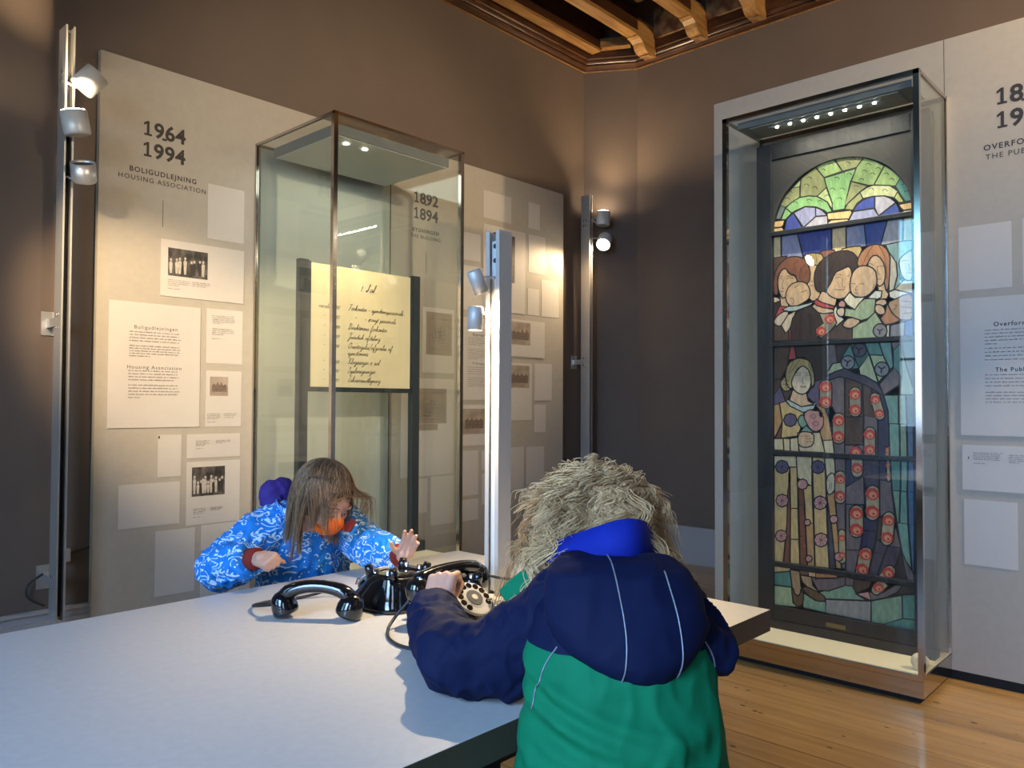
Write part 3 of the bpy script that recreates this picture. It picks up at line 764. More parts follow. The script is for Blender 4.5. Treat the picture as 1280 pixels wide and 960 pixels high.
for (a_, b_, c_, _), z in zip(rows, zz):
    script(ink, a_, 2.368 if a_ != '"' else 2.40, z, .0128, PS, .0019)
    script(ink, b_, 2.478, z, .0120, PS, .0019)
    script(ink, c_, 2.560, z, .0155, PS, .0022)
tag(ink.build('handwriting', M['ink'], fc, fix=False), kind='stuff')

# right case with the stained glass window
cx0, cx1, cy0, cy1, czt, czf = 3.600, XP-.001, 0.985, 1.900, 2.690, 0.118
cb = thing('display_case', ((cx0+cx1)/2, (cy0+cy1)/2, 0), 'tall glass display case on the right holding the stained glass window', 'display case')
MB().box(cx0+.018, cx1, cy0+.018, cy1-.018, 0, .024).build('plinth', M['black'], cb)
MB().box(cx0+.002, cx1, cy0+.002, cy1-.002, .024, .092).build('base_skirt', M['steel'], cb)
MB().box(cx0, cx1, cy0, cy1, .094, czf-.002).build('base_rim', M['steel'], cb)
MB().box(cx0+.012, cx1, cy0+.008, cy1-.008, czf-.002, czf).build('case_floor', M['casefloor'], cb)
P = .024
for (x, y) in ((cx0, cy0), (cx0, cy1-P)):
    MB().box(x, x+P, y, y+P, czf-.002, czt).build('corner_post', M['steel'], cb)
for (x, y) in ((cx1-.014, cy0), (cx1-.014, cy1-.014)):
    MB().box(x, x+.014, y, y+.014, czf-.002, czt).build('corner_post', M['steel'], cb)
for a in ((cx0, cx0+.02, cy0, cy1), (cx1-.012, cx1, cy0, cy1)):
    MB().box(*a, czt-.02, czt).build('top_rail', M['steel'], cb)
for a in ((cy0, cy0+.014), (cy1-.014, cy1)):
    MB().box(cx0+.02, cx1-.012, *a, czt-.014, czt).build('top_rail', M['steel'], cb)
for nm, b in (('front_pane', (cx0+.008, cx0+.014, cy0+P, cy1-P, czf, czt-.02)), ('side_pane', (cx0+P, cx1-.014, cy0+.004, cy0+.010, czf, czt-.014)), ('side_pane', (cx0+P, cx1-.014, cy1-.010, cy1-.004, czf, czt-.014)), ('top_pane', (cx0+.02, cx1-.012, cy0+.014, cy1-.014, czt-.010, czt-.004))):
    MB().box(*b).build(nm, M['glass'], cb)
lb = MB().box(3.66, 3.86, 1.03, 1.845, 2.640, 2.672).build('light_box', M['lightbox'], cb)
MB().box(3.675, 3.845, 1.09, 1.79, 2.634, 2.640).build('diffuser', mat('grey_light_tray', (.16, .175, .17), .4), lb)
bar = MB().box(3.695, 3.715, 1.17, 1.70, 2.626, 2.634).build('led_strip', M['lightbox'], lb)
for k in range(8):
    y = 1.20 + k*(1.66-1.20)/7
    MB().cyl((3.705, y, 2.620), (3.705, y, 2.626), .0075, n=8).build('led', M['led'], bar)
for y in (1.22, 1.43, 1.64):
    spot(lb, (3.705, y, 2.612), (3.90, 1.43 + (y-1.43)*.6, .75), 15, (1, .90, .70), 62, .9, .01)
area_child(lb, (3.705, 1.43, 2.616), (3.86, 1.43, 1.0), .5, .02, 1.6, (1, .90, .70))
dsc = MB(); dsc.lathe((3.70, 1.035, czf+.035), (-.8, -.6, 0), [(0, .03), (.006, .035), (.03, .035), (.036, .03)], 20)
dsc.box(3.67, 3.72, 1.015, 1.05, czf, czf+.012)
tag(dsc.build('sensor_disc', M['disc']), 'small cream disc standing on the case floor beside the right front post', 'sensor')
PANE_COLORS=['8fae5c', '93975a', 'b3c478', '7fb566', '4d8a78', '6d7f7a', 'a9b548', '3f4d9e', '8f90b4', 'a9a5b0', 'dcae5e', 'd9bd84', 'd8ab74', 'dcbf93', '8e5334', '5f4636', '46362e', 'b88d58', 'b99a52', 'c07a3a', 'e0d3a8', 'c23c34', 'b3bfae', 'a5b47c', '7fa7a0', 'cdbf9f', 'cf8a78', '8f8784', '7b6763', '584a55', '403d55', 'b9bd80', '3f6450', '6fa08a', '4f7090', 'd8ac58', 'c98f3f', '8a4f33', '6a5a72', 'dcd6c0', '9b948a', '7fa27f', 'b3a06e', '6e5438']
PANES=[
(5,[10,2213,36,2282,65,2265,40,2209]),
(1,[36,2283,66,2329,102,2361,141,2357,141,2305,65,2265]),
(2,[102,2361,146,2398,141,2357]),
(1,[146,2398,184,2422,222,2440,263,2383,276,2329,228,2294,141,2305]),
(0,[222,2440,267,2457,311,2467,353,2395,263,2381]),
(1,[311,2467,344,2470,383,2468,422,2457,455,2441,419,2399,353,2395]),
(3,[266,2380,419,2398,390,2334,363,2208,306,2207,299,2246,276,2329]),
(2,[276,2329,303,2245,302,2213,279,2256,228,2294]),
(0,[455,2441,504,2415,547,2383,500,2300,469,2303,395,2337,419,2399]),
(0,[547,2383,587,2349,618,2310,595,2276,500,2300]),
(4,[618,2310,649,2263,663,2228,669,2195,634,2198,595,2276]),
(1,[395,2337,469,2303,434,2277,363,2218,376,2273]),
(3,[65,2261,102,2288,141,2303,187,2303,228,2293,279,2256,302,2208,279,2202,262,2218,221,2242,169,2253,116,2239,98,2231]),
(3,[65,2261,98,2231,65,2201,39,2205]),
(31,[434,2276,466,2293,497,2299,571,2284,607,2251,589,2222,546,2239,497,2246,449,2243]),
(1,[363,2205,375,2230,434,2276,449,2243,421,2225,401,2195]),
(6,[607,2248,634,2198,610,2196,589,2222]),
(7,[54,2125,72,2203,108,2229,154,2145,136,2120]),
(8,[108,2229,169,2251,220,2239,221,2194,158,2148]),
(8,[220,2239,252,2220,275,2189,221,2194]),
(9,[136,2120,158,2146,221,2192,279,2188,280,2126]),
(7,[404,2188,421,2218,446,2234,472,2243,503,2244,503,2188]),
(9,[503,2244,546,2239,574,2222,595,2198,521,2148,503,2188]),
(7,[595,2198,609,2170,615,2131,521,2133,521,2148]),
(8,[404,2188,499,2187,521,2148,521,2129,375,2129]),
(10,[279,2202,391,2197,398,2182,381,2155,282,2167]),
(10,[282,2153,299,2163,375,2157,389,2137,389,2127,280,2130]),
(10,[-1,2204,59,2202,54,2174,39,2167,-1,2170]),
(10,[-1,2167,47,2165,56,2146,-1,2133]),
(10,[611,2189,669,2190,669,2157,630,2157,618,2169]),
(11,[618,2133,630,2155,669,2155,668,2132]),
(11,[-3,2141,42,2141,42,1999,-4,2002]),
(8,[44,2140,123,2141,159,1988,43,1999]),
(7,[124,2141,298,2144,297,1999,159,1994]),
(11,[300,2143,370,2147,369,1996,300,2002]),
(8,[370,2116,454,2120,464,2012,369,2007]),
(7,[454,2120,560,2125,528,2009,464,2012]),
(9,[560,2125,629,2123,623,1996,528,2009]),
(11,[629,2123,673,2124,672,2000,626,2001]),
(18,[349,2013,377,2017,406,2018,436,2016,444,1998,430,1966,411,1951,387,1954,365,1969,345,1998]),
(14,[225,1998,240,2009,256,2016,273,2018,291,2017,311,2013,317,1996,308,1967,287,1953,252,1954,231,1964,222,1983]),
(18,[160,2003,175,2008,191,2012,209,2012,229,2008,250,2000,259,1980,254,1950,235,1937,200,1942,175,1958,160,1986]),
(12,[190,1955,201,1955,213,1952,228,1946,232,1925,226,1887,229,1851,240,1815,243,1790,237,1776,222,1770,199,1772,184,1789,178,1822,177,1857,180,1895,183,1924,184,1945]),
(15,[-4,2014,74,2013,43,1960,11,1891,-5,1808]),
(13,[-5,1811,23,1805,48,1785,23,1775,-5,1771]),
(16,[-5,1776,48,1788,39,1750,29,1708,4,1686,-5,1696]),
(15,[-5,1662,41,1659,78,1621,87,1579,-6,1581]),
(21,[33,1762,79,1764,54,1730,17,1700,10,1713]),
(21,[78,1639,100,1647,102,1579,84,1580]),
(12,[33,1816,70,1813,82,1752,39,1759]),
(14,[0,1878,4,1911,11,1939,24,1962,41,1982,63,1999,88,2007,115,2006,139,2000,160,1989,176,1969,188,1939,193,1912,191,1885,185,1868,175,1861,159,1861,138,1869,125,1883,119,1903,109,1914,96,1917,83,1927,70,1945,58,1951,46,1945,35,1932,25,1912,22,1881,25,1840,22,1819,13,1817,5,1827,1,1850]),
(12,[26,1906,33,1926,43,1941,57,1950,69,1946,78,1929,91,1917,108,1910,119,1898,125,1881,119,1866,101,1853,85,1835,71,1813,59,1800,50,1798,41,1808,31,1830,25,1855,23,1882]),
(13,[13,1702,36,1721,57,1730,76,1729,79,1715,69,1689,55,1670,40,1659,25,1657,11,1664,3,1674,2,1686]),
(13,[41,1659,76,1711,118,1728,103,1679,84,1639,63,1617]),
(12,[67,1826,79,1850,95,1866,113,1873,133,1875,153,1873,171,1863,184,1846,191,1825,192,1802,185,1785,171,1774,151,1764,127,1754,105,1752,86,1758,72,1775,64,1801]),
(22,[47,1740,79,1754,133,1754,212,1769,187,1749,115,1727,79,1728]),
(16,[100,1691,133,1733,199,1748,245,1704,259,1651,216,1628,241,1571,93,1579,89,1644]),
(15,[285,1643,347,1662,397,1642,399,1571,242,1574]),
(20,[302,1677,308,1722,320,1741,342,1685,358,1667,319,1636]),
(42,[216,1628,256,1657,236,1708,305,1705,322,1653,290,1614,242,1580]),
(12,[199,1743,216,1756,302,1726,308,1705,257,1703,231,1711]),
(12,[228,1775,252,1819,325,1778,314,1736,251,1756]),
(21,[211,1762,222,1779,251,1759,308,1738,308,1722,257,1733,222,1748]),
(12,[276,1827,290,1846,301,1866,308,1889,321,1903,340,1910,358,1916,376,1923,387,1918,393,1904,396,1883,398,1858,397,1835,394,1816,387,1798,376,1782,359,1772,337,1769,315,1773,296,1784,282,1797,273,1811]),
(16,[215,1846,212,1882,215,1912,224,1937,239,1959,260,1977,284,1991,313,2002,344,2005,377,2001,402,1988,418,1968,427,1947,428,1926,421,1909,406,1896,395,1900,388,1919,374,1925,354,1917,336,1910,322,1903,310,1889,300,1867,288,1846,275,1827,262,1816,247,1812,234,1815,223,1824]),
(24,[549,2006,582,2009,628,2014,672,2011,671,1952,638,1945,612,1926,614,1839,627,1822,606,1802,583,1785,597,1879,587,1935,567,1965]),
(25,[569,1959,597,1917,602,1857,586,1793,563,1787,564,1899]),
(25,[627,1830,670,1833,670,1763,588,1790]),
(25,[614,1933,626,1945,642,1957,662,1968,671,1936,671,1863,662,1827,645,1827,631,1837,620,1856,613,1881,609,1912]),
(39,[563,1782,591,1791,670,1763,670,1747,596,1743,568,1756]),
(19,[525,1661,546,1687,554,1725,575,1701,613,1647,580,1633,543,1629]),
(17,[565,1737,585,1744,606,1752,626,1762,645,1764,661,1760,669,1731,669,1676,660,1647,644,1645,628,1646,613,1650,598,1661,582,1677,570,1697,560,1721]),
(27,[567,1625,633,1638,630,1564,566,1565]),
(7,[633,1638,669,1646,668,1562,630,1564]),
(20,[551,1626,568,1628,565,1568,549,1569]),
(19,[421,1934,426,1959,437,1980,454,1998,472,2009,494,2015,515,2014,536,2005,553,1989,565,1965,571,1940,569,1912,568,1874,565,1825,560,1798,551,1792,546,1806,544,1840,543,1871,545,1899,539,1924,526,1948,512,1961,496,1963,482,1952,470,1928,460,1913,454,1905,442,1906,426,1917]),
(12,[513,1817,544,1825,551,1791,564,1773,555,1752,523,1752]),
(12,[470,1928,482,1951,496,1962,512,1960,526,1948,540,1924,547,1899,549,1871,547,1848,543,1831,535,1819,524,1813,515,1818,507,1832,502,1852,499,1878,490,1897,472,1910]),
(23,[397,1633,465,1657,502,1696,541,1627,501,1566,396,1569]),
(39,[468,1763,503,1795,533,1790,529,1760,505,1751]),
(12,[508,1743,518,1749,530,1752,543,1750,551,1744,555,1733,551,1725,540,1720,526,1720,512,1724,504,1730,503,1737]),
(12,[507,1727,520,1727,530,1723,539,1714,545,1702,547,1688,541,1680,527,1678,515,1682,505,1693,500,1706,501,1719]),
(12,[356,1654,374,1671,398,1674,428,1664,432,1649,410,1631,390,1623,371,1625,358,1631,351,1640]),
(23,[364,1723,395,1715,422,1736,455,1761,505,1756,499,1690,470,1665,438,1657,389,1677,359,1684]),
(20,[356,1764,384,1798,411,1770,455,1767,425,1735,408,1711,373,1737]),
(12,[386,1835,391,1868,401,1894,416,1910,434,1919,456,1919,476,1913,494,1901,506,1884,510,1861,511,1840,509,1821,499,1802,480,1783,463,1772,447,1768,429,1770,410,1775,396,1788,388,1808]),
(26,[332,1749,341,1760,350,1762,360,1755,365,1745,364,1733,357,1727,344,1728,334,1732,330,1740]),
(13,[322,1710,328,1721,339,1726,354,1726,361,1716,359,1695,353,1684,342,1683,332,1688,324,1699]),
(27,[555,1601,552,1587,543,1576,531,1571,517,1571,504,1578,495,1590,492,1605,496,1619,505,1630,517,1636,531,1635,544,1628,552,1616]),
(15,[-5,1562,92,1561,81,1494,71,1443,35,1380,-5,1375]),
(15,[-5,1375,38,1387,41,1348,100,1322,67,1265,-6,1246]),
(16,[108,1560,272,1555,271,1379,215,1371,203,1446,159,1494,124,1493]),
(21,[92,1561,108,1560,120,1486,75,1482]),
(38,[171,1297,215,1371,271,1382,270,1198,227,1247]),
(28,[272,1555,314,1553,326,1454,271,1382]),
(16,[314,1553,415,1551,397,1506,326,1451]),
(4,[338,1472,386,1549,406,1479,426,1427,337,1418]),
(32,[386,1549,455,1549,481,1488,426,1430,406,1482]),
(4,[453,1549,519,1549,537,1486,475,1488]),
(31,[475,1491,537,1486,564,1423,516,1360,494,1425]),
(33,[518,1549,573,1546,581,1435,567,1415,537,1486]),
(31,[426,1430,475,1491,514,1360,431,1397]),
(31,[271,1407,302,1455,344,1460,361,1420,307,1406]),
(28,[571,1546,622,1546,584,1507]),
(4,[581,1508,617,1541,618,1393,608,1382,581,1429]),
(32,[617,1544,670,1544,669,1326,638,1427]),
(41,[617,1503,638,1427,669,1323,668,1299,607,1300,618,1393]),
(28,[519,1351,583,1429,610,1393,606,1347,538,1296]),
(33,[536,1298,603,1298,603,1167,557,1166]),
(41,[603,1298,635,1298,638,1166,603,1167]),
(32,[635,1298,668,1298,667,1166,638,1166]),
(33,[559,1166,606,1164,607,1012,558,1010]),
(41,[606,1164,637,1165,639,1014,607,1012]),
(34,[637,1165,667,1164,666,1015,639,1014]),
(28,[233,1346,271,1379,359,1390,359,1199,324,1193,300,1241,264,1247]),
(15,[360,1390,441,1361,446,1197,359,1193]),
(15,[441,1358,488,1325,511,1192,446,1201]),
(30,[482,1328,538,1296,557,1225,562,1013,508,1010,510,1195]),
(15,[359,1193,446,1197,445,1063,358,1060]),
(28,[446,1203,511,1192,509,1010,444,1007]),
(28,[358,1059,445,1063,444,1007,357,1006]),
(28,[312,1198,359,1199,357,1009,268,1008,275,1100]),
(29,[265,1389,313,1415,361,1430,408,1404,454,1391,505,1360,527,1325,541,1292,511,1313,465,1343,396,1374,337,1390,271,1370]),
(27,[407,1457,404,1442,395,1431,382,1425,367,1426,354,1432,345,1444,342,1459,345,1473,354,1485,367,1490,382,1490,395,1483,404,1471]),
(29,[461,1515,458,1500,449,1489,436,1483,422,1484,409,1491,400,1503,397,1517,401,1532,410,1543,422,1548,437,1548,449,1541,458,1529]),
(27,[563,1421,560,1406,551,1394,538,1388,523,1388,510,1395,501,1407,498,1422,502,1437,511,1449,524,1455,538,1454,551,1447,560,1435]),
(42,[298,1345,294,1360,283,1372,268,1376,252,1372,241,1361,237,1346,236,1264,240,1249,251,1237,267,1233,282,1238,293,1249,297,1264]),
(42,[359,1184,355,1199,345,1210,330,1214,315,1210,304,1199,300,1184,299,1092,303,1077,313,1066,328,1063,343,1067,354,1078,358,1093]),
(42,[436,1310,432,1324,422,1335,408,1339,394,1335,383,1324,380,1310,380,1223,384,1209,394,1198,408,1195,422,1199,432,1210,436,1224]),
(42,[520,1294,514,1304,504,1310,492,1310,482,1304,477,1293,477,1281,499,1198,505,1188,515,1182,526,1183,536,1189,542,1200,542,1212]),
(42,[501,1121,498,1135,488,1145,474,1149,461,1144,451,1134,447,1119,446,1005,500,1008]),
(42,[438,1028,434,1042,424,1052,411,1055,397,1051,387,1040,383,1026,383,1004,437,1007]),
(42,[562,1049,561,1054,558,1058,553,1059,548,1057,545,1054,543,1049,542,1012,561,1012]),
(38,[35,1348,64,1271,28,1259,-3,1246,-2,1297]),
(36,[-6,1246,31,1259,46,1169,27,1124,7,1084,-7,1078]),
(37,[5,1080,42,1147,39,1081]),
(35,[31,1259,64,1271,157,1218,141,1133,125,1095,39,1081,46,1169]),
(36,[214,1256,264,1235,288,1161,301,1081,251,1077,238,1111,251,1210]),
(11,[125,1111,238,1117,262,1017,124,1018]),
(11,[-7,1078,50,1080,54,1020,-7,1020]),
(11,[50,1080,86,1080,87,1018,54,1019]),
(11,[86,1081,128,1088,132,1017,87,1018]),
(11,[251,1077,301,1081,308,1016,262,1016]),
(22,[64,1273,87,1279,145,1246,218,1265,208,1231,154,1214,87,1246]),
(12,[101,1328,171,1309,180,1272,211,1254,145,1243,84,1275]),
(18,[41,1375,55,1391,69,1394,83,1384,91,1367,92,1341,85,1326,69,1321,56,1324,46,1336,40,1348,36,1361]),
(18,[204,1398,212,1376,213,1357,207,1341,201,1336,196,1343,195,1362,198,1393]),
(18,[69,1364,64,1396,66,1424,74,1450,89,1469,110,1481,129,1487,147,1486,164,1482,182,1475,195,1459,204,1433,210,1407,213,1379,211,1357,203,1342,197,1354,192,1395,182,1424,164,1442,147,1445,129,1435,116,1417,106,1392,101,1367,98,1341,90,1333,77,1343]),
(13,[106,1397,120,1418,134,1435,148,1447,164,1444,182,1427,192,1402,196,1369,191,1342,180,1322,167,1310,152,1305,136,1308,119,1317,106,1331,98,1348,95,1364,98,1378]),
(38,[123,1176,112,1151,88,1141,63,1150,52,1175,63,1199,88,1209,113,1200]),
(41,[128,1174,135,1193,145,1201,157,1198,168,1187,175,1169,172,1152,158,1138,144,1139,132,1156]),
(33,[141,1118,170,1150,204,1113]),
(26,[161,1210,176,1224,191,1229,206,1224,220,1223,230,1224,237,1217,238,1200,244,1193,254,1196,257,1182,255,1152,243,1131,221,1120,202,1123,185,1138,171,1160,160,1188]),
(12,[131,1102,142,1115,163,1119,192,1115,208,1102,209,1078,205,1060,194,1047,174,1040,145,1041,129,1055,126,1082]),
(11,[1,991,119,997,124,937,1,934]),
(35,[1,934,84,937,84,730,57,452,-1,444]),
(35,[84,935,125,936,126,733,86,731]),
(35,[86,729,126,729,130,579,84,574]),
(35,[84,572,130,576,136,454,80,453]),
(37,[82,907,88,730,83,453,49,451,68,653,73,811]),
(11,[118,997,199,1001,198,849,124,884]),
(35,[143,848,198,850,204,666,164,662]),
(36,[164,660,205,665,210,455,167,452]),
(37,[124,887,155,818,160,753,130,749]),
(37,[128,750,160,753,166,598,133,594]),
(37,[133,594,166,598,172,453,134,454]),
(35,[199,1001,262,998,272,613,281,456,210,455]),
(28,[305,1006,365,1003,364,864,361,465,337,464,312,678,310,830]),
(11,[259,1004,308,1006,313,921,268,894]),
(36,[270,814,310,830,318,679,340,462,311,461,285,700]),
(29,[270,772,291,676,312,458,281,456]),
(13,[276,905,295,921,307,915,313,887,313,860,307,836,296,820,280,813,271,831,268,875]),
(30,[362,993,392,995,395,917,446,910,361,853]),
(29,[392,995,517,1001,517,870,456,857,444,913,395,917]),
(28,[361,857,446,914,449,780,360,774]),
(30,[517,1001,549,1000,555,898,516,900]),
(28,[516,901,571,898,585,733,548,752,515,723]),
(28,[360,774,443,776,444,625,425,561,359,555]),
(28,[359,555,426,561,411,443,358,445]),
(30,[442,719,513,716,504,660,442,657]),
(30,[442,657,504,660,488,574,428,573]),
(15,[510,722,541,732,528,625,501,622]),
(29,[501,622,553,598,541,559,487,557]),
(29,[487,558,541,560,503,450,463,451]),
(29,[553,600,611,596,586,505,546,492,517,455,503,453]),
(28,[547,599,587,688,611,596]),
(16,[580,504,609,583,634,457,573,449]),
(28,[609,579,662,496,666,452,633,455]),
(4,[565,1000,611,999,610,858,572,856]),
(33,[611,999,642,999,638,857,609,858]),
(34,[642,999,669,999,668,856,638,856]),
(41,[572,855,608,855,606,714,591,711]),
(33,[608,855,638,855,641,709,603,711]),
(34,[638,855,668,855,668,708,641,708]),
(33,[591,709,641,708,656,496,614,574]),
(34,[641,708,668,707,666,481,655,502]),
(42,[362,908,359,921,349,931,336,933,323,929,313,919,310,905,309,798,312,785,322,776,335,774,348,778,357,789,361,802]),
(42,[359,637,356,645,350,650,342,651,333,648,327,641,325,632,328,501,330,493,336,487,345,487,353,490,359,497,361,506]),
(42,[444,997,388,995,388,933,392,919,402,909,416,906,429,911,439,922,443,936]),
(42,[517,844,512,860,501,871,485,874,470,868,458,855,454,839,454,738,458,722,470,711,485,708,501,714,512,728,517,744]),
(42,[443,744,439,760,427,771,411,774,395,768,383,755,378,738,379,649,383,633,395,622,411,620,427,626,439,640,443,657]),
(42,[584,728,581,743,572,753,559,757,545,752,534,742,529,727,521,627,524,612,533,602,547,599,560,603,571,614,576,629]),
(42,[481,547,480,562,471,575,458,580,442,577,429,566,422,551,401,440,460,438]),
(42,[580,467,585,482,583,496,574,506,561,510,547,505,535,494,511,455,555,428]),
(42,[564,1001,547,999,549,904,550,900,554,897,558,896,562,898,566,901,567,906]),
(38,[80,938,70,913,45,902,19,910,9,934,20,959,45,970,70,962]),
(38,[261,947,252,923,228,912,204,920,195,943,205,968,228,979,252,970]),
(26,[79,767,69,743,45,731,21,739,11,761,21,786,45,797,69,790]),
(26,[273,773,262,748,238,736,214,743,204,767,214,792,238,804,263,796]),
(26,[71,589,61,566,39,554,17,561,7,581,17,604,39,615,62,609]),
(26,[276,592,266,567,241,553,217,561,206,584,217,610,242,623,266,616]),
(26,[178,857,170,837,150,827,131,834,122,853,131,873,151,882,170,875]),
(26,[191,669,186,657,175,651,163,654,158,665,163,677,175,683,186,680]),
(26,[198,491,193,478,180,471,168,474,163,486,168,499,180,505,193,502]),
(26,[325,698,319,683,304,675,290,680,284,694,290,709,304,716,319,712]),
(26,[348,520,342,504,327,495,312,500,306,514,312,531,327,539,342,535]),
(10,[-1,431,85,433,85,412,-1,392]),
(4,[-1,393,93,414,92,333,-2,330]),
(23,[-2,329,92,333,99,255,155,238,-2,227]),
(41,[148,312,169,308,210,288,263,291,263,234,151,241]),
(41,[224,331,357,386,396,387,408,352,462,328,263,304]),
(40,[264,303,476,331,475,230,263,233]),
(41,[476,331,612,381,614,274,532,232,475,230]),
(4,[612,380,674,394,673,279,614,274]),
(4,[529,230,614,274,673,279,672,213]),
(28,[190,400,318,416,359,426,357,385,278,345,224,339]),
(28,[359,426,399,422,394,387,357,385]),
(15,[399,422,478,424,466,390,411,355,394,379]),
(26,[465,374,411,352,476,331]),
(16,[581,377,599,424,674,433,674,399,646,391]),
(28,[466,371,527,378,584,422,614,424,594,392,545,359,476,331]),
(42,[553,413,519,444,484,404,478,391,477,378,484,367,495,362,507,364,518,373]),
(19,[211,424,318,433,318,413,211,396]),
(10,[177,425,214,425,216,401,180,400]),
(37,[135,426,178,427,178,404,135,400]),
(17,[138,402,194,401,200,358,234,329,197,330,149,366]),
(43,[151,341,163,347,187,344,221,332,244,323,258,315,262,305,257,294,243,288,221,287,199,294,177,308,161,321,150,333]),
(17,[84,419,135,419,139,351,150,305,127,293,98,310]),
(43,[93,324,97,333,102,328,107,308,115,298,126,297,135,308,142,331,148,328,153,300,152,276,146,255,133,245,114,245,101,264,94,301]),
]
STROKES=[
(2.2,[24,1897,39,1903,52,1897]),
(2.2,[73,1893,92,1900,116,1892]),
(2.2,[24,1911,36,1915,52,1908]),
(2.2,[75,1905,93,1909,110,1906]),
(2.2,[58,1892,45,1851,61,1847]),
(2.2,[36,1837,48,1832,62,1833]),
(2.2,[315,1885,332,1892,351,1883]),
(2.2,[318,1873,333,1877,348,1870]),
(2.2,[354,1867,351,1827,368,1823]),
(2.2,[314,1819,342,1811,367,1815]),
(2.2,[376,1876,387,1879]),
(2.2,[91,1793,106,1795,115,1773,103,1762]),
(2.2,[116,1844,140,1860]),
(2.2,[146,1818,176,1827]),
(2.2,[194,1872,214,1867]),
(2.2,[190,1849,211,1846]),
(2.2,[135,1985,110,1964]),
(2.2,[170,1957,143,1930,143,1889]),
(2.2,[182,1926,164,1893]),
(2.2,[200,2012,200,1959]),
(2.2,[224,2006,229,1956]),
(2.2,[145,1700,139,1594]),
(2.2,[187,1708,198,1591]),
(2.2,[304,2004,270,1939,258,1865]),
(2.2,[349,2001,315,1957,286,1885]),
(2.2,[395,1837,406,1839,417,1832]),
(2.2,[434,1830,444,1835,455,1828]),
(2.2,[423,1826,412,1807,422,1803]),
(2.2,[409,1790,420,1792,425,1783]),
(2.2,[495,1827,503,1818,492,1805]),
(2.2,[469,1924,485,1925,498,1915]),
(2.2,[517,1905,530,1909,545,1904]),
(2.2,[514,1911,516,1874,527,1868]),
(2.2,[511,1847,532,1845]),
(2.2,[625,1917,643,1923,655,1916]),
(2.2,[652,1905,660,1877,652,1876]),
(2.2,[645,1863,667,1860]),
(2.2,[585,1717,601,1721,595,1699,580,1698]),
(2.2,[616,1736,666,1726]),
(2.2,[621,1708,666,1699]),
(2.2,[626,1675,666,1678]),
(2.2,[499,2013,467,1967,445,1913]),
(2.2,[520,2010,551,1956,558,1845]),
(5,[512,1612,525,1600,538,1611]),
(5,[525,1600,522,1584]),
(2.2,[117,1398,130,1404,146,1399]),
(2.2,[170,1398,181,1402,193,1398]),
(2.2,[115,1411,133,1415,149,1410]),
(2.2,[168,1411,184,1414,193,1410]),
(2.2,[157,1394,152,1364,166,1359]),
(2.2,[142,1344,158,1348,176,1343,158,1337,142,1344]),
(2.2,[48,1380,87,1373]),
(2.2,[45,1358,87,1354]),
(2.2,[65,1393,71,1329]),
(2.2,[131,1095,188,1097]),
(2.2,[169,1084,204,1085]),
(2.2,[169,1068,204,1070]),
(2.2,[107,1474,84,1411]),
(2.2,[140,1479,94,1417]),
(2.2,[184,1462,203,1415]),
(2.2,[189,1197,208,1209,226,1197,208,1182,189,1197]),
(2.2,[201,1160,220,1172,239,1160,220,1145,201,1160]),
(6,[357,1474,375,1458,392,1469]),
(6,[375,1458,371,1438]),
(6,[412,1532,429,1516,447,1527]),
(6,[429,1516,426,1497]),
(6,[514,1437,531,1421,548,1433]),
(6,[531,1421,528,1403]),
(1.6,[16,768,74,761]),
(1.6,[29,787,61,742]),
(1.6,[51,793,39,736]),
(1.6,[70,782,20,746]),
(1.6,[209,773,267,767]),
(1.6,[222,793,254,747]),
(1.6,[244,799,232,741]),
(1.6,[263,788,213,752]),
(1.6,[13,587,65,583]),
(1.6,[25,604,54,565]),
(1.6,[44,610,34,559]),
(1.6,[61,601,17,568]),
(1.6,[213,591,270,586]),
(1.6,[225,611,258,566]),
(1.6,[248,618,236,559]),
(1.6,[266,607,217,569]),
(1.6,[15,940,74,932]),
(1.6,[28,959,61,913]),
(1.6,[51,964,39,908]),
(1.6,[69,953,20,919]),
(1.6,[201,949,255,941]),
(1.6,[213,968,243,923]),
(1.6,[234,973,222,918]),
(1.6,[251,962,205,929]),
(2.2,[280,888,286,858,277,827]),
(2.2,[295,871,292,841]),
(1.5,[546,578,527,523]),
(1.5,[590,583,577,530]),
(1.5,[620,555,650,482]),
(1.5,[529,721,522,654]),
(3,[66,2307,82,2313,93,2298]),
(3,[166,2360,181,2365,192,2350]),
(3,[180,2392,196,2397,207,2382]),
(3,[208,2338,223,2343,234,2329]),
(3,[249,2420,264,2425,275,2410]),
(3,[290,2439,305,2444,316,2430]),
(3,[317,2365,331,2371,342,2356]),
(3,[296,2315,311,2320,322,2306]),
(3,[343,2306,357,2312,368,2297]),
(3,[329,2261,344,2267,354,2253]),
(3,[370,2429,384,2434,395,2420]),
(3,[396,2444,410,2449,421,2435]),
(3,[447,2373,461,2379,471,2365]),
(3,[485,2353,499,2358,509,2344]),
(3,[510,2374,524,2379,534,2365]),
(3,[434,2336,448,2341,458,2327]),
(3,[547,2340,561,2346,570,2332]),
(3,[571,2310,585,2315,594,2301]),
(3,[625,2274,638,2279,648,2265]),
(3,[478,2281,492,2287,502,2273]),
(3,[540,2263,554,2269,564,2255]),
(3,[109,2279,124,2284,136,2270]),
(3,[180,2280,195,2286,206,2272]),
(3,[235,2264,250,2270,261,2255]),
(3,[269,2285,284,2291,295,2277]),
(3,[408,2307,422,2313,433,2299]),
(3,[80,2340,96,2346,108,2331]),
(3,[343,2387,358,2393,368,2378]),
(3,[376,2374,391,2379,401,2365]),
(3,[466,2403,480,2408,490,2394]),
(3,[637,2239,650,2245,659,2231]),
]
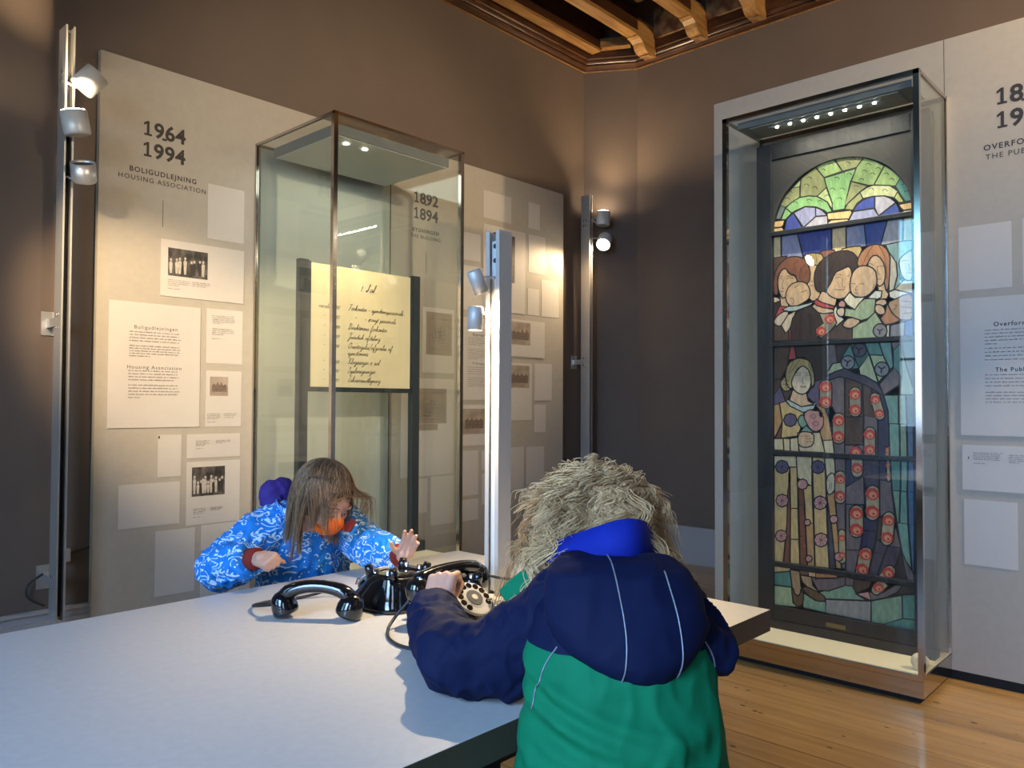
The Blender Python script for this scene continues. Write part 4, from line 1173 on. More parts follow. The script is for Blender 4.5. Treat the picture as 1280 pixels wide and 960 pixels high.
FLOWERS=[
(267,1341,26,26),
(267,1269,26,26),
(330,1176,24,25),
(329,1100,24,25),
(408,1303,23,24),
(408,1231,23,24),
(501,1278,19,20),
(518,1214,19,19),
(474,1113,23,24),
(474,1042,22,24),
(410,1030,23,23),
(553,1047,8,8),
(552,1024,8,8),
(336,893,22,22),
(335,814,22,23),
(342,610,14,14),
(344,528,14,14),
(416,951,23,24),
(485,833,27,28),
(485,750,27,28),
(411,735,27,27),
(411,658,27,28),
(556,717,23,24),
(550,638,23,24),
(451,545,25,26),
(437,474,25,26),
(553,474,23,24),
(556,974,8,8),
(557,922,8,8),
(510,398,21,21),
(291,1675,22,23),
(248,1617,21,22),
]# ------------------------------------------------------------------ stained glass window
YW, XG = 1.765, 3.885      # left edge and face of the glass
GP = lambda d: (lambda a, z: (XG - d, YW - a/1000.0, z/1000.0))
sw = thing('stained_glass_window', (3.89, 1.43, czf), 'stained glass window of women and children in a black oak frame, inside the right glass case', 'stained glass')
def fr(name, a0, a1, z0, z1, x0=3.862, x1=3.925, m='frame', par=None):
    return MB().box(x0, x1, YW-a0, YW-a1, z0, z1).build(name, M[m], par or sw, bevel=.003)
fr('stile', -.078, .004, czf+.045, 2.60); fr('stile', .670, .752, czf+.045, 2.60)
fr('top_rail', .004, .670, 2.515, 2.60); b_ = fr('bottom_rail', .004, .670, czf+.045, .232)
fr('sill', -.082, .756, czf, czf+.043, 3.856, 3.93)
MB().box(3.8605, 3.862, YW-.272, YW-.365, .176, .197).build('name_plate', M['brass'], b_)
fr('backing_board', .0, .674, .22, 2.53, 3.905, 3.92, 'black')
for z0, z1 in ((2.118, 2.142), (1.548, 1.572), (.994, 1.018), (.430, .454)):
    fr('crossbar', .002, .672, z0, z1, 3.858, 3.895)
# charcoal spandrel board with the round-headed opening
g = MB(); arch = [(2, 2140)]
ac, az = 337, 2133
arch = [(ac - 333*math.cos(math.pi*t/24), az + 326*math.sin(math.pi*t/24)**.92) for t in range(25)]
top = [(2 + 670*i/24, 2519) for i in range(25)]
for d, rev in ((.010, False), (-.004, True)):
    pl = GP(d); v = [pl(*p) for p in arch] + [pl(*p) for p in top]
    g.add(v, [((i, i+1, 25+i+1, 25+i)) for i in range(24)])
pl, pl2 = GP(.010), GP(-.004)
g.add([pl(*p) for p in arch] + [pl2(*p) for p in arch], [(i, i+1, 25+i+1, 25+i) for i in range(24)])
g.build('spandrel_board', M['spandrel'], sw, fix=False)
def pane_mat(i, h):
    m, n, l, p = base_mat('leaded_glass_%02d' % i)
    c = srgb(h); lum = .3*c[0] + .6*c[1] + .1*c[2]; c = [.98*(x*.78 + lum*.22) for x in c[:3]]
    tc = n.new('ShaderNodeTexCoord'); mp = n.new('ShaderNodeMapping'); mp.inputs['Scale'].default_value = (1, 60, 14)
    t = n.new('ShaderNodeTexNoise'); t.inputs['Scale'].default_value = 1.6; t.inputs['Detail'].default_value = 5; t.inputs['Distortion'].default_value = .8
    l.new(tc.outputs['Object'], mp.inputs[0]); l.new(mp.outputs[0], t.inputs['Vector'])
    r = n.new('ShaderNodeValToRGB'); r.color_ramp.elements[0].position = .3; r.color_ramp.elements[1].position = .72
    r.color_ramp.elements[0].color = (*[x*.72 for x in c[:3]], 1); r.color_ramp.elements[1].color = (*[min(1, x*1.16) for x in c[:3]], 1)
    l.new(t.outputs['Fac'], r.inputs[0]); l.new(r.outputs[0], p.inputs['Base Color'])
    p.inputs['Roughness'].default_value = .28
    return m
PM = [pane_mat(i, h) for i, h in enumerate(PANE_COLORS)]
lead = MB()
def inpoly_clip(pts):
    return [(min(max(a, -4), 676), z) for a, z in pts]
for k, (ci, fl) in enumerate(PANES):
    pts = [(fl[i], fl[i+1]) for i in range(0, len(fl), 2)]
    q = [pts[0]]
    for p in pts[1:]:
        if abs(p[0]-q[-1][0]) + abs(p[1]-q[-1][1]) > 1.0: q.append(p)
    pts = inpoly_clip(q)
    d = .00012*k*.35 - .006
    n = len(pts)
    fp, bp = GP(d), GP(d - .003)
    v = [fp(*p) for p in pts] + [bp(*p) for p in pts]
    # front face and rim, wound so that the front looks into the room (-X)
    ar = sum(pts[i][0]*pts[(i+1) % n][1] - pts[(i+1) % n][0]*pts[i][1] for i in range(n))
    f0 = tuple(range(n)) if ar > 0 else tuple(range(n))[::-1]
    fs = [f0] + [(i, (i+1) % n, n+(i+1) % n, n+i) for i in range(n)]
    g = MB(); g.add(v, fs)
    g.build('glass_pane', PM[ci], sw, fix=False)
    ribbon(lead, pts, 6.0, GP(d + .00003), True)
tag(lead.build('lead_came', M['lead'], sw, fix=False), kind='stuff')
paint = MB()
for w_, fl in STROKES:
    pts = [(fl[i], fl[i+1]) for i in range(0, len(fl), 2)]
    ribbon(paint, chaikin(pts, 2) if len(pts) > 2 else pts, w_*1.0, GP(.0045))
tag(paint.build('painted_lines', M['lead'], sw, fix=False), kind='stuff')
fl = MB()
for (a, z, ra, rz) in FLOWERS:
    for s_, mi_, d in ((1.0, 0, .0042), (.58, 1, .0044), (.17, 2, .0046)):
        fl.cur = mi_
        o_ = (ra*.22*(1-s_), -rz*.38*(1-s_))
        pts = [(a + o_[0] + 1.12*ra*s_*math.cos(t*math.pi/7)*(1+.10*(t % 2)), z + o_[1] + rz*s_*math.sin(t*math.pi/7)*(1+.10*(t % 2))) for t in range(14)]
        fl.add([GP(d)(*p) for p in pts], [tuple(range(14))])
    fl.cur = 3
    for s_ in (-1, 1): fl.add([GP(.0043)(a + ra*.9*s_ + dx*2.2, z + rz*1.0*s_ + dz*2.2) for dx, dz in ((-2,0),(0,-1.5),(2,0),(0,1.5))], [(0,1,2,3)])
tag(fl.build('painted_flowers', [mat('flower_red', '#b8473a', .3), mat('flower_salmon', '#d98a68', .3), mat('flower_core', '#7a2a22', .3), mat('flower_leaf', '#7d8044', .3)], sw, fix=False), kind='stuff')
# ------------------------------------------------------------------ lamp rails
def drum(parent, c, d, r, L, lit, m='lampw', mount=None):
    c = Vector(c); d = Vector(d).normalized()
    g = MB(); a = c - d*L/2
    g.lathe(a, d, [(0, r*.86), (.004, r*.95), (.012, r), (L, r), (L, r*.93), (L-.012, r*.90)], 28, True, False)
    o = g.build('lamp_head', M[m], parent, smooth=False)
    bpy.context.view_layer.update()
    for p in o.data.polygons: p.use_smooth = len(p.vertices) == 4
    MB().cyl(a + d*(L-.014), a + d*(L+(.004 if lit else -.010)), r*.88, n=24).build('lens', M['lens'] if lit else M['signdark'], o)
    if mount:
        g = MB(); mp = Vector(mount)
        g.tube([mp, mp*.5 + a*.5 + Vector((0, 0, -.004)), c - d*L*.3], .006, 8); g.build('swivel_arm', M['alu'], o)
    return o
def rail(name, x, y, z0, z1, label, zbr, wall='Y'):
    t = thing(name, (x+.02, y+.045, z0), label, 'lamp rail')
    g = MB()
    g.box(x, x+.004, y, y+.09, z0, z1); g.box(x+.036, x+.040, y, y+.09, z0, z1); g.box(x+.004, x+.036, y+.055, y+.059, z0, z1)
    g.box(x+.004, x+.008, y, y+.003, z0, z1); g.box(x+.032, x+.036, y, y+.003, z0, z1)
    g.build('channel', M['alu'], t)
    MB().box(x+.010, x+.030, y+.035, y+.055, z0+.02, z1-.02).build('track_insert', M['black'], t)
    for z in zbr:
        b = MB(); b.box(x+.005, x+.035, y+.09, YL-.006, z-.02, z+.02); b.box(x-.015, x+.055, YL-.006, YL, z-.055, z+.055)
        b.build('wall_bracket', M['alu'], t)
    for z in [z1-.25, z1-.21] + [q for z in zbr for q in (z-.03, z+.03)]:
        for yy in (.035, .06): MB().cyl((x-.003, y+yy, z), (x, y+yy, z), .007, n=10).build('screw', M['chrome'], t)
    return t
WARM = (1.0, .74, .44)
ra = rail('lamp_rail', 1.195, 3.86, .27, 2.955, 'tall aluminium lamp rail with three white lamp heads, left of the 1964 board', (1.615, .44))
drum(ra, (1.285, 3.83, 2.712), (.55, -.25, .72), .056, .105, False, mount=(1.215, 3.885, 2.70))
h2 = drum(ra, (1.222, 3.80, 2.495), (-.22, -.05, .97), .056, .105, True, mount=(1.215, 3.885, 2.48))
drum(ra, (1.262, 3.81, 2.285), (-.25, -.42, .85), .052, .09, False, 'lampg', mount=(1.215, 3.885, 2.27))
spot(h2, (1.21, 3.80, 2.56), (1.1, 3.6, 4.6), 75, WARM, 95, .8, .04)
rb = rail('lamp_rail', 5.135, 3.90, .27, 2.975, 'slim aluminium lamp rail with two lit lamp heads in the room corner', (1.60, .45))
h4 = drum(rb, (5.265, 3.86, 2.79), (.05, .0, 1), .058, .115, True, mount=(5.155, 3.92, 2.78))
h5 = drum(rb, (5.255, 3.84, 2.60), (-.62, -.25, -.62), .058, .11, True, mount=(5.155, 3.92, 2.62))
spot(h4, (5.265, 3.86, 2.86), (4.9, 3.2, 4.3), 42, WARM, 120, .9, .04)
spot(h5, (5.20, 3.82, 2.55), (4.45, 4.03, 1.75), 34, WARM, 90, .6, .03)
# unseen stands: board pool and floor patch lamps, plus lamps added as fill
rc = thing('unseen_lamp_stand', (.22, 2.70, 0), 'unseen free-standing lamp pole left of the view', 'lamp')
MB().box(.20, .24, 2.68, 2.72, .012, 2.75).build('pole', M['alu'], rc)
MB().box(.07, .37, 2.55, 2.85, 0, .012).build('base_plate', M['alu'], rc)
h6 = drum(rc, (.30, 2.76, 2.56), (.7, .55, -.5), .056, .105, True, mount=(.24, 2.70, 2.56))
spot(h6, (.36, 2.81, 2.52), (1.74, 4.03, 1.52), 165, WARM, 40, .85, .03)
rf = thing('unseen_lamp_stand', (1.55, -1.25, 0), 'unseen lamp pole added behind the viewer for fill light', 'lamp')
MB().box(1.53, 1.57, -1.27, -1.23, .012, 3.2).build('pole', M['alu'], rf)
MB().box(1.40, 1.70, -1.40, -1.10, 0, .012).build('base_plate', M['alu'], rf)
h9 = drum(rf, (1.60, -1.16, 3.05), (.25, .9, -.15), .056, .105, True, mount=(1.55, -1.23, 3.05))
spot(h9, (1.62, -1.08, 3.04), (2.9, 4.03, 2.15), 330, (1, .80, .54), 44, .8, .04)  # added fill for the headings of the left boards
h10 = drum(rf, (1.62, -1.20, 2.86), (.75, .62, -.05), .056, .105, True, mount=(1.55, -1.23, 2.86))
spot(h10, (1.68, -1.15, 2.86), (4.03, .85, 2.72), 85, (1, .74, .44), 46, .9, .04)  # added warm fill for the upper right board
rd = thing('unseen_lamp_stand', (3.80, -1.10, 0), 'unseen free-standing lamp pole right of the view', 'lamp')
MB().box(3.78, 3.82, -1.12, -1.08, .012, 2.9).build('pole', M['alu'], rd)
MB().box(3.65, 3.95, -1.25, -.95, 0, .012).build('base_plate', M['alu'], rd)
h7 = drum(rd, (3.76, -1.02, 2.72), (-.1, .5, -.85), .056, .105, True, mount=(3.80, -1.08, 2.72))
spot(h7, (3.75, -1.0, 2.65), (3.85, .72, 0), 150, WARM, 50, .4, .03)
h8 = drum(rd, (3.70, -1.05, 2.86), (-.5, .5, .7), .056, .105, True, mount=(3.80, -1.08, 2.84))
spot(h8, (3.67, -1.02, 2.93), (4.6, 1.4, 4.3), 260, WARM, 110, .9, .04)  # unseen uplight, added as warm fill for right wall and ceiling
# sockets and cable by the left rail
sk = MB(); sk.box(1.275, 1.315, YL-.03, YL, .50, .56)
tag(sk.build('wall_socket', M['lampg']), 'small grey socket box low on the wall beside the left lamp rail', 'socket')
sk = MB(); sk.tube([(1.315, YL-.015, .54), (1.36, YL-.012, .545), (1.41, YL-.010, .555)], .004, 6)
tag(sk.build('cable', M['cordm']), 'short dark cable running from the wall socket behind the 1964 board', 'cable')
sk = MB(); sk.tube([(1.20, 4.05, .46), (1.13, 4.05, .42), (1.13, 4.04, .36), (1.20, 4.02, .32)], .006, 6, 2)
sk.build('cable', M['cordm'], ra)

# ------------------------------------------------------------------ table
TZ = .77
tb = thing('table', (.6, 1.35, 0), 'large pale laminate table holding the two black telephones', 'table')
tp = MB().box(-1.10, 1.777, .817, 1.888, TZ-.05, TZ).build('table_top', [M['tabletop'], M['tableedge']], tb, bevel=.0015)
for p in tp.data.polygons: p.material_index = 0 if p.normal.z > .5 else 1
for x in (-.95, .86, 1.30):
    for y in (.87, 1.78): MB().box(x, x+.055, y, y+.055, 0, TZ-.05).build('leg', M['tableleg'], tb)
MB().box(-.95, 1.33, .885, .91, TZ-.10, TZ-.05).build('apron', M['tableleg'], tb)
MB().box(-.95, 1.33, 1.795, 1.82, TZ-.10, TZ-.05).build('apron', M['tableleg'], tb)

# ------------------------------------------------------------------ lamp pole on the table
lp = thing('table_lamp_pole', (1.408, 1.352, TZ), 'slim aluminium lamp pole standing on the table with two small lamp heads', 'lamp')
px0, px1, py0, py1 = 1.385, 1.430, 1.329, 1.375
g = MB(); g.box(px0, px1, py0, py0+.004, TZ+.012, 1.678); g.box(px0, px1, py1-.004, py1, TZ+.012, 1.678); g.box(px1-.004, px1, py0+.004, py1-.004, TZ+.012, 1.678)
g.box(px0, px0+.003, py0+.004, py0+.012, TZ+.012, 1.678); g.box(px0, px0+.003, py1-.012, py1-.004, TZ+.012, 1.678)
g.build('channel', M['pole'], lp)
MB().box(px0+.012, px0+.018, py0+.008, py1-.008, TZ+.02, 1.655).build('track_insert', M['lampw'], lp)
for z in (1.642, 1.606): MB().cyl((px0+.008, 1.352, z), (px0+.012, 1.352, z), .006, n=10).build('screw', M['signdark'], lp)
MB().box(1.36, 1.455, 1.305, 1.40, TZ, TZ+.012).build('base_plate', M['pole'], lp, bevel=.002)
def mini(c, d, to, pw, ang):
    c = Vector(c); d = Vector(d).normalized(); L = .058; r = .0185; a = c - d*L/2
    g = MB(); g.lathe(a, d, [(0, r*.8), (.003, r), (L, r), (L, r*.9), (L-.01, r*.86)], 24, True, False)
    o = g.build('lamp_head', M['pole'], lp)
    for p in o.data.polygons: p.use_smooth = len(p.vertices) == 4
    MB().cyl(a + d*(L-.008), a + d*(L-.005), r*.86, n=20).build('lens', M['lens'], o)
    MB().tube([(px0+.012, 1.352, c.z+.018), (c.x+.02, 1.352, c.z+.014)], .003, 8).build('arm', M['alu'], o)
    spot(o, c + d*(L/2+.004), to, pw, (1.0, .80, .52), ang, .9, .008)
mini((1.333, 1.352, 1.546), (.42, -.10, -.9), (1.66, 1.24, TZ), 20, 100)
mini((1.327, 1.352, 1.456), (-.05, .0, -1), (1.28, 1.28, TZ), 17, 128)

# ------------------------------------------------------------------ telephones
M['dialgrey'] = mat('grey_dial_centre', (.10, .10, .10), .35)
M['dialsilver'] = mat('silvered_dial', (.62, .60, .56), .3, .35)
def sellip(hw, yf, yb, z, n=36, e=3.2):
    cy = (yf+yb)/2; hd = (yf-yb)/2; out = []
    for i in range(n):
        t = 2*math.pi*i/n; c, s = math.cos(t), math.sin(t)
        out.append((hw*math.copysign(abs(c)**(2/e), c), cy + hd*math.copysign(abs(s)**(2/e), s), z))
    return out
def telephone(cx, cy, ang, label):
    ca_, sa_ = math.cos(ang), math.sin(ang)
    xf = lambda x, y, z: (cx + x*ca_ - y*sa_, cy + x*sa_ + y*ca_, TZ + z)
    t = thing('telephone', (cx, cy, TZ), label, 'telephone')
    g = MB(xf)
    sec = [(0,.086,.100,-.090),(.008,.088,.102,-.092),(.012,.085,.100,-.090),(.030,.081,.080,-.088),(.048,.077,.058,-.085),(.064,.073,.038,-.080),(.075,.069,.024,-.074),(.080,.062,.016,-.066)]
    g.rings([sellip(hw, yf, yb, z) for z, hw, yf, yb in sec])
    g.build('body', M['bake'], t, smooth=True).modifiers.new('edge', 'EDGE_SPLIT').split_angle = R(35)
    # cradle: two saddles with short horns and chrome plungers
    for s in (-1, 1):
        g = MB(xf)
        g.rings([[(x + s*.050, y, z) for x, y, z in sellip(w_, a, b, z, 20, 2.6)] for z, w_, a, b in ((.055,.016,.034,-.070),(.078,.014,.030,-.066),(.084,.010,.026,-.062))])
        cr_ = g.build('cradle', M['bake'], t, smooth=True); cr_.modifiers.new('edge', 'EDGE_SPLIT').split_angle = R(40)
        for y in (.022, -.058):
            g = MB(xf); g.tube([(s*.050, y, .074), (s*.053, y*1.03, .088), (s*.056, y*1.08, .099)], [.012, .011, .009], 10); g.build('horn', M['bake'], cr_, smooth=True)
        for y in (.004, -.040): MB(xf).cyl((s*.050, y, .082), (s*.050, y, .092), .007, n=12).build('plunger', M['chrome'], cr_)
    # dial on the sloping front
    c = Vector((0, .0615, .0475)); nrm = Vector((0, .64, .77)).normalized()
    g = MB(xf); g.lathe(c - nrm*.004, nrm, [(0, .047), (.008, .046), (.010, .044)], 32)
    g.build('dial_base', M['bake'], t)
    g = MB(xf); g.lathe(c + nrm*.006, nrm, [(0, .0435), (.001, .0435)], 32); g.build('number_plate', M['ivory'], t)
    up = Vector((0, -nrm.z, nrm.y)); rt_ = up.cross(nrm)
    wheel = MB(xf); wheel.lathe(c + nrm*.0105, nrm, [(0, .0430), (.002, .0430), (.0025, .041), (.0025, .0405)], 36, True, True)
    wheel.lathe(c + nrm*.0105, nrm, [(.0022, .026), (.0034, .025), (.0042, .016)], 28, False, True)
    w_ = wheel.build('finger_wheel', M['dialsilver'], t)
    for k in range(10):
        an = R(-30 + 27.5*k); q = c + (rt_*math.cos(an) + up*math.sin(an))*.0340
        MB(xf).lathe(q + nrm*.0118, nrm, [(0, .0072), (.0022, .0072)], 14).build('finger_hole', M['bake'], w_)
    ctr = MB(xf); ctr.lathe(c + nrm*.0148, nrm, [(0, .020), (.0012, .0195)], 24); ctr.build('dial_centre', M['dialgrey'], w_)
    ctr = MB(xf); ctr.lathe(c + nrm*.0162, nrm, [(0, .0075), (.001, .007)], 16); ctr.build('centre_cap', M['ivory'], w_)
    st = MB(xf); q0 = c + (rt_*.045 - up*.018) + nrm*.01; st.tube([q0, q0 + nrm*.012 - rt_*.012, q0 + nrm*.012 - rt_*.022], .0022, 6); st.build('finger_stop', M['chrome'], t)
    return t
tel_a = telephone(1.195, 1.495, 0.06, 'black rotary telephone in front of the child in the blue jacket, handset off')
tel_b = telephone(1.212, 1.300, math.pi - 0.05, 'black rotary telephone with white dial, being dialled by the child in navy and green')
def handset(pa_, pb_, top, label, flip=1):
    pa_, pb_ = Vector(pa_), Vector(pb_); ax = (pb_-pa_).normalized(); upv = Vector((0, 0, 1)); mid = (pa_+pb_)/2
    L = (pb_-pa_).length
    t = thing('telephone_handset', (mid.x, mid.y, min(pa_.z, pb_.z)-.03), label, 'handset')
    g = MB(); pts = []; rad = []
    for k in range(13):
        s = k/12; z = 4*s*(1-s)
        pts.append(pa_ + ax*L*s + upv*(.012 + (top-.012)*min(1, z**.55))); rad.append(.0145 + .0040*abs(2*s-1)**2)
    g.tube(pts, rad, 14, 1) if False else g.tube(pts, rad, 14)
    g.build('handle', M['bake'], t, smooth=True)
    for nm, c, s in (('earpiece', pa_, 1), ('mouthpiece', pb_, -1)):
        d = (ax*s*.38 - upv).normalized()
        q = MB(); r = .0285 if s == 1 else .030
        q.lathe(c - d*.028, d, [(0, .004), (.002, .012), (.008, .020), (.018, .026), (.030, r), (.044, r*1.02), (.050, r*.98), (.054, r*.8)], 28)
        q.build(nm, M['bake'], t, smooth=True).modifiers.new('edge', 'EDGE_SPLIT').split_angle = R(50)
    return t
handset((.952, 1.578, TZ+.032), (1.045, 1.452, TZ+.032), .040, 'black handset lying off the hook on the table, nearest the blue jacket')
handset((1.118, 1.312, TZ+.078), (1.305, 1.318, TZ+.078), .030, 'black handset resting across the cradle of the telephone with the white dial')
g = MB(); g.tube([(.935, 1.59, TZ+.03), (.925, 1.64, TZ+.02), (.945, 1.71, TZ+.004), (1.0, 1.72, TZ+.004), (1.08, 1.69, TZ+.004), (1.14, 1.66, TZ+.02), (1.15, 1.63, TZ+.01), (1.17, 1.60, TZ+.01)], .0035, 8, 2)
g.build('cord', M['cordm'], tel_a)
g = MB(); g.tube([(1.10, 1.315, TZ+.06), (1.075, 1.34, TZ+.02), (1.035, 1.315, TZ+.004), (1.0, 1.26, TZ+.004), (.99, 1.20, TZ+.004), (1.02, 1.14, TZ+.004), (1.10, 1.12, TZ+.004), (1.16, 1.19, TZ+.010)], .0035, 8, 2)
g.build('cord', M['cordm'], tel_b)
g = MB(); g.tube([(1.315, 1.322, TZ+.082), (1.345, 1.295, TZ+.07), (1.39, 1.26, TZ+.062), (1.43, 1.22, TZ+.05), (1.46, 1.17, TZ+.02), (1.47, 1.12, TZ+.004)], .0032, 8, 2)
g.build('cord', M['cordm'], tel_b)
# ------------------------------------------------------------------ people
def L(u, d, z):     # u: to the right, d: away, along the direction the children's table end lies in
    return Vector((.6800*u + .7331*d, -.7331*u + .6800*d, z))
def LD(u, d, z): return L(u, d, z).normalized()
def limb(mb, pts, flat0=False, flat1=False, n=16):
    # pts: (position, radius); joints are balls, segments tapered
    for i, (p, r) in enumerate(pts):
        if (i == 0 and flat0) or (i == len(pts)-1 and flat1): continue
        mb.sphere(p, r, n, 10)
    for (p, r), (q, s) in zip(pts, pts[1:]):
        if (Vector(q)-Vector(p)).length > 1e-5: mb.cyl(p, q, r, s, n)
def stack(mb, secs, ang=0.0, n=32):
    # secs: (u, d, z, half width, half depth); ang turns the width axis
    rs = []
    for u, d, z, hu, hd in secs:
        rs.append([L(u + hu*math.cos(t)*math.cos(ang) - hd*math.sin(t)*math.sin(ang), d + hu*math.cos(t)*math.sin(ang) + hd*math.sin(t)*math.cos(ang), z) for t in [2*math.pi*i/n for i in range(n)]])
    mb.rings(rs)
def fuse(mb, voxel, smooth_it=3, fold=0.0, fscale=22.0, seed=0.0, extra=None):
    me = bpy.data.meshes.new('tmp'); me.from_pydata([tuple(v) for v in mb.v], [], mb.f)
    bm = bmesh.new(); bm.from_mesh(me); bmesh.ops.recalc_face_normals(bm, faces=bm.faces); bm.to_mesh(me); bm.free()
    o = bpy.data.objects.new('tmp', me); COLL.objects.link(o)
    r = o.modifiers.new('r', 'REMESH'); r.mode = 'VOXEL'; r.voxel_size = voxel; r.use_smooth_shade = True
    if smooth_it:
        s = o.modifiers.new('s', 'SMOOTH'); s.factor = .5; s.iterations = smooth_it
    bpy.context.view_layer.update()
    out = bpy.data.meshes.new_from_object(o.evaluated_get(bpy.context.evaluated_depsgraph_get()))
    bpy.data.objects.remove(o); bpy.data.meshes.remove(me)
    if fold or extra:
        n = len(out.vertices); co = np.zeros(n*3); out.vertices.foreach_get('co', co); co = co.reshape(-1, 3)
        no = np.zeros(n*3); out.vertices.foreach_get('normal', no); no = no.reshape(-1, 3)
        dv = np.zeros(n)
        if fold:
            for i in range(n):
                p = Vector(co[i]); q = Vector((p.x*fscale + seed, p.y*fscale, p.z*fscale*.62))
                a = noise.noise(q + noise.noise_vector(q*.5)*.6); b = noise.noise(q*1.9 + Vector((7, 3, 1)))
                dv[i] = fold*((1 - min(1, abs(a)*3.2))*1.1 + (1 - min(1, abs(b)*2.6))*.55 - .5)
        if extra: dv += extra(co, no)
        out.vertices.foreach_set('co', (co + no*dv[:, None]).ravel()); out.update()
    return out
def hand(mb, w, f, n, side, s, curls, thumb=(.62, .72, .28), spread=.0):
    # palm as four metacarpals, five separate fingers of three joints each
    w = Vector(w); f = Vector(f).normalized(); n = (Vector(n) - f*Vector(n).dot(f)).normalized(); sd = Vector(side); sd = (sd - f*sd.dot(f) - n*sd.dot(n)).normalized()
    offs = (.0225, .0078, -.0070, -.0205); lens = (.052, .058, .054, .043); reach = (.066, .068, .065, .060)
    for k in range(4):
        b = w + (f*reach[k] + sd*offs[k])*s
        limb(mb, [(w + (f*.006 + sd*offs[k]*.62)*s, .0125*s), (w + (f*.035 + sd*offs[k]*.9 + n*.001)*s, .0118*s), (b, .0088*s)], n=12)
        a = 0; p = b; ch = [(b, .0086*s)]; fd = (f + sd*offs[k]*spread*40).normalized()
        for j, fr_ in enumerate((.45, .31, .26)):
            a += R(curls[k][j]); dr = fd*math.cos(a) + n*math.sin(a)
            p = p + dr*lens[k]*fr_*s; ch.append((p, (.0078, .0070, .0060)[j]*s))
        limb(mb, ch, n=12)
    t0 = w + (f*.016 + sd*.019)*s; td = (f*thumb[0] + sd*thumb[1] + n*thumb[2]).normalized()
    t1 = t0 + td*.026*s; t2 = t1 + (td*.8 + f*.35 + n*.15).normalized()*.021*s; t3 = t2 + (td*.55 + f*.6 + n*.25).normalized()*.017*s
    limb(mb, [(t0, .012*s), (t1, .0095*s), (t2, .0085*s), (t3, .0070*s)], n=12)
    mb.sphere(w + f*.02*s, (.0*s + .021*s,)*3, 12, 8)
def head(mb, c, fw, up, s=1.0):
    fw = Vector(fw).normalized(); up = (Vector(up) - fw*Vector(up).dot(fw)).normalized(); sd = fw.cross(up)
    rot = Matrix((sd, fw, up)).transposed()
    P = lambda a, b, e: c + (sd*a + fw*b + up*e)*s
    mb.sphere(P(0, -.008, .012), (.070*s, .084*s, .080*s), 24, 16, rot)
    mb.sphere(P(0, .016, -.035), (.056*s, .062*s, .062*s), 20, 14, rot)
    mb.sphere(P(0, .052, -.078), (.022*s, .020*s, .016*s), 12, 8, rot)        # chin
    for a in (-1, 1):
        mb.sphere(P(a*.036, .050, -.030), (.026*s, .022*s, .024*s), 12, 8, rot)   # cheeks
        mb.sphere(P(a*.028, .064, .006), (.024*s, .012*s, .008*s), 12, 8, rot)    # brow
        mb.sphere(P(a*.027, .063, -.010), (.012*s, .010*s, .009*s), 12, 8, rot)   # closed lids
        mb.sphere(P(a*.068, -.004, -.014), (.010*s, .016*s, .026*s), 12, 8, rot)  # ears
    limb(mb, [(P(0, .070, -.004), .007*s), (P(0, .082, -.030), .0095*s)], n=10)   # nose
    for a in (-1, 1): mb.sphere(P(a*.009, .073, -.033), .0065*s, 8, 6)
    mb.sphere(P(0, .068, -.054), (.020*s, .009*s, .0048*s), 12, 8, rot)           # lips
    mb.sphere(P(0, .067, -.061), (.017*s, .009*s, .0050*s), 12, 8, rot)
    return rot, P
def strands(name, m, parent, roots, paths, r0, r1, seg, tone=None):
    # paths: (N, K, 3) polylines turned into three-sided tapering tubes
    N, K, _ = paths.shape
    t = np.gradient(paths, axis=1); t /= np.linalg.norm(t, axis=2, keepdims=True) + 1e-9
    ref = np.where(np.abs(t[..., 2:3]) < .9, np.array([0, 0, 1.0]), np.array([1.0, 0, 0]))
    a = np.cross(t, ref); a /= np.linalg.norm(a, axis=2, keepdims=True) + 1e-9; b = np.cross(t, a)
    rad = np.linspace(r0, r1, K)[None, :, None]
    vs = np.stack([paths + (a*math.cos(q) + b*math.sin(q))*rad for q in (0, 2.094, 4.189)], axis=2).reshape(-1, 3)
    base = (np.arange(N)[:, None]*K + np.arange(K-1)[None, :])*3
    fs = []
    for q in range(3):
        w = (q+1) % 3
        fs.append(np.stack([base+q, base+w, base+3+w, base+3+q], axis=-1).reshape(-1, 4))
    fs = np.concatenate(fs)
    me = bpy.data.meshes.new(name)
    me.vertices.add(len(vs)); me.vertices.foreach_set('co', vs.ravel())
    me.loops.add(fs.size); me.loops.foreach_set('vertex_index', fs.ravel())
    me.polygons.add(len(fs)); me.polygons.foreach_set('loop_start', np.arange(len(fs))*4)
    me.update(calc_edges=True)
    rr = np.repeat(np.random.RandomState(3).rand(N) if tone is None else tone, K*3)
    at = me.attributes.new('tone', 'FLOAT', 'POINT'); at.data.foreach_set('value', rr)
    return finish(name, None, None, None, m, parent, smooth=True, me=me)
def hair_mat(name, c1, c2, rough=.45):
    m, n, l, p = base_mat(name)
    a = n.new('ShaderNodeAttribute'); a.attribute_name = 'tone'
    r = n.new('ShaderNodeValToRGB'); r.color_ramp.elements[0].color = lin(c1); r.color_ramp.elements[1].color = lin(c2)
    l.new(a.outputs['Fac'], r.inputs[0]); l.new(r.outputs[0], p.inputs['Base Color'])
    p.inputs['Roughness'].default_value = rough
    return m
def skin_mat(name, c):
    m = mat(name, c, .5, var=.06, vscale=40)
    p = m.node_tree.nodes['Principled BSDF']
    p.inputs['Subsurface Weight'].default_value = .12; p.inputs['Subsurface Radius'].default_value = (.01, .004, .002)
    return m
def cloth(name, c, sheen=.0, rough=.75): return mat(name, c, rough, var=.05, vscale=30, bump=.10, bscale=900, sheen=sheen, spec=.18)
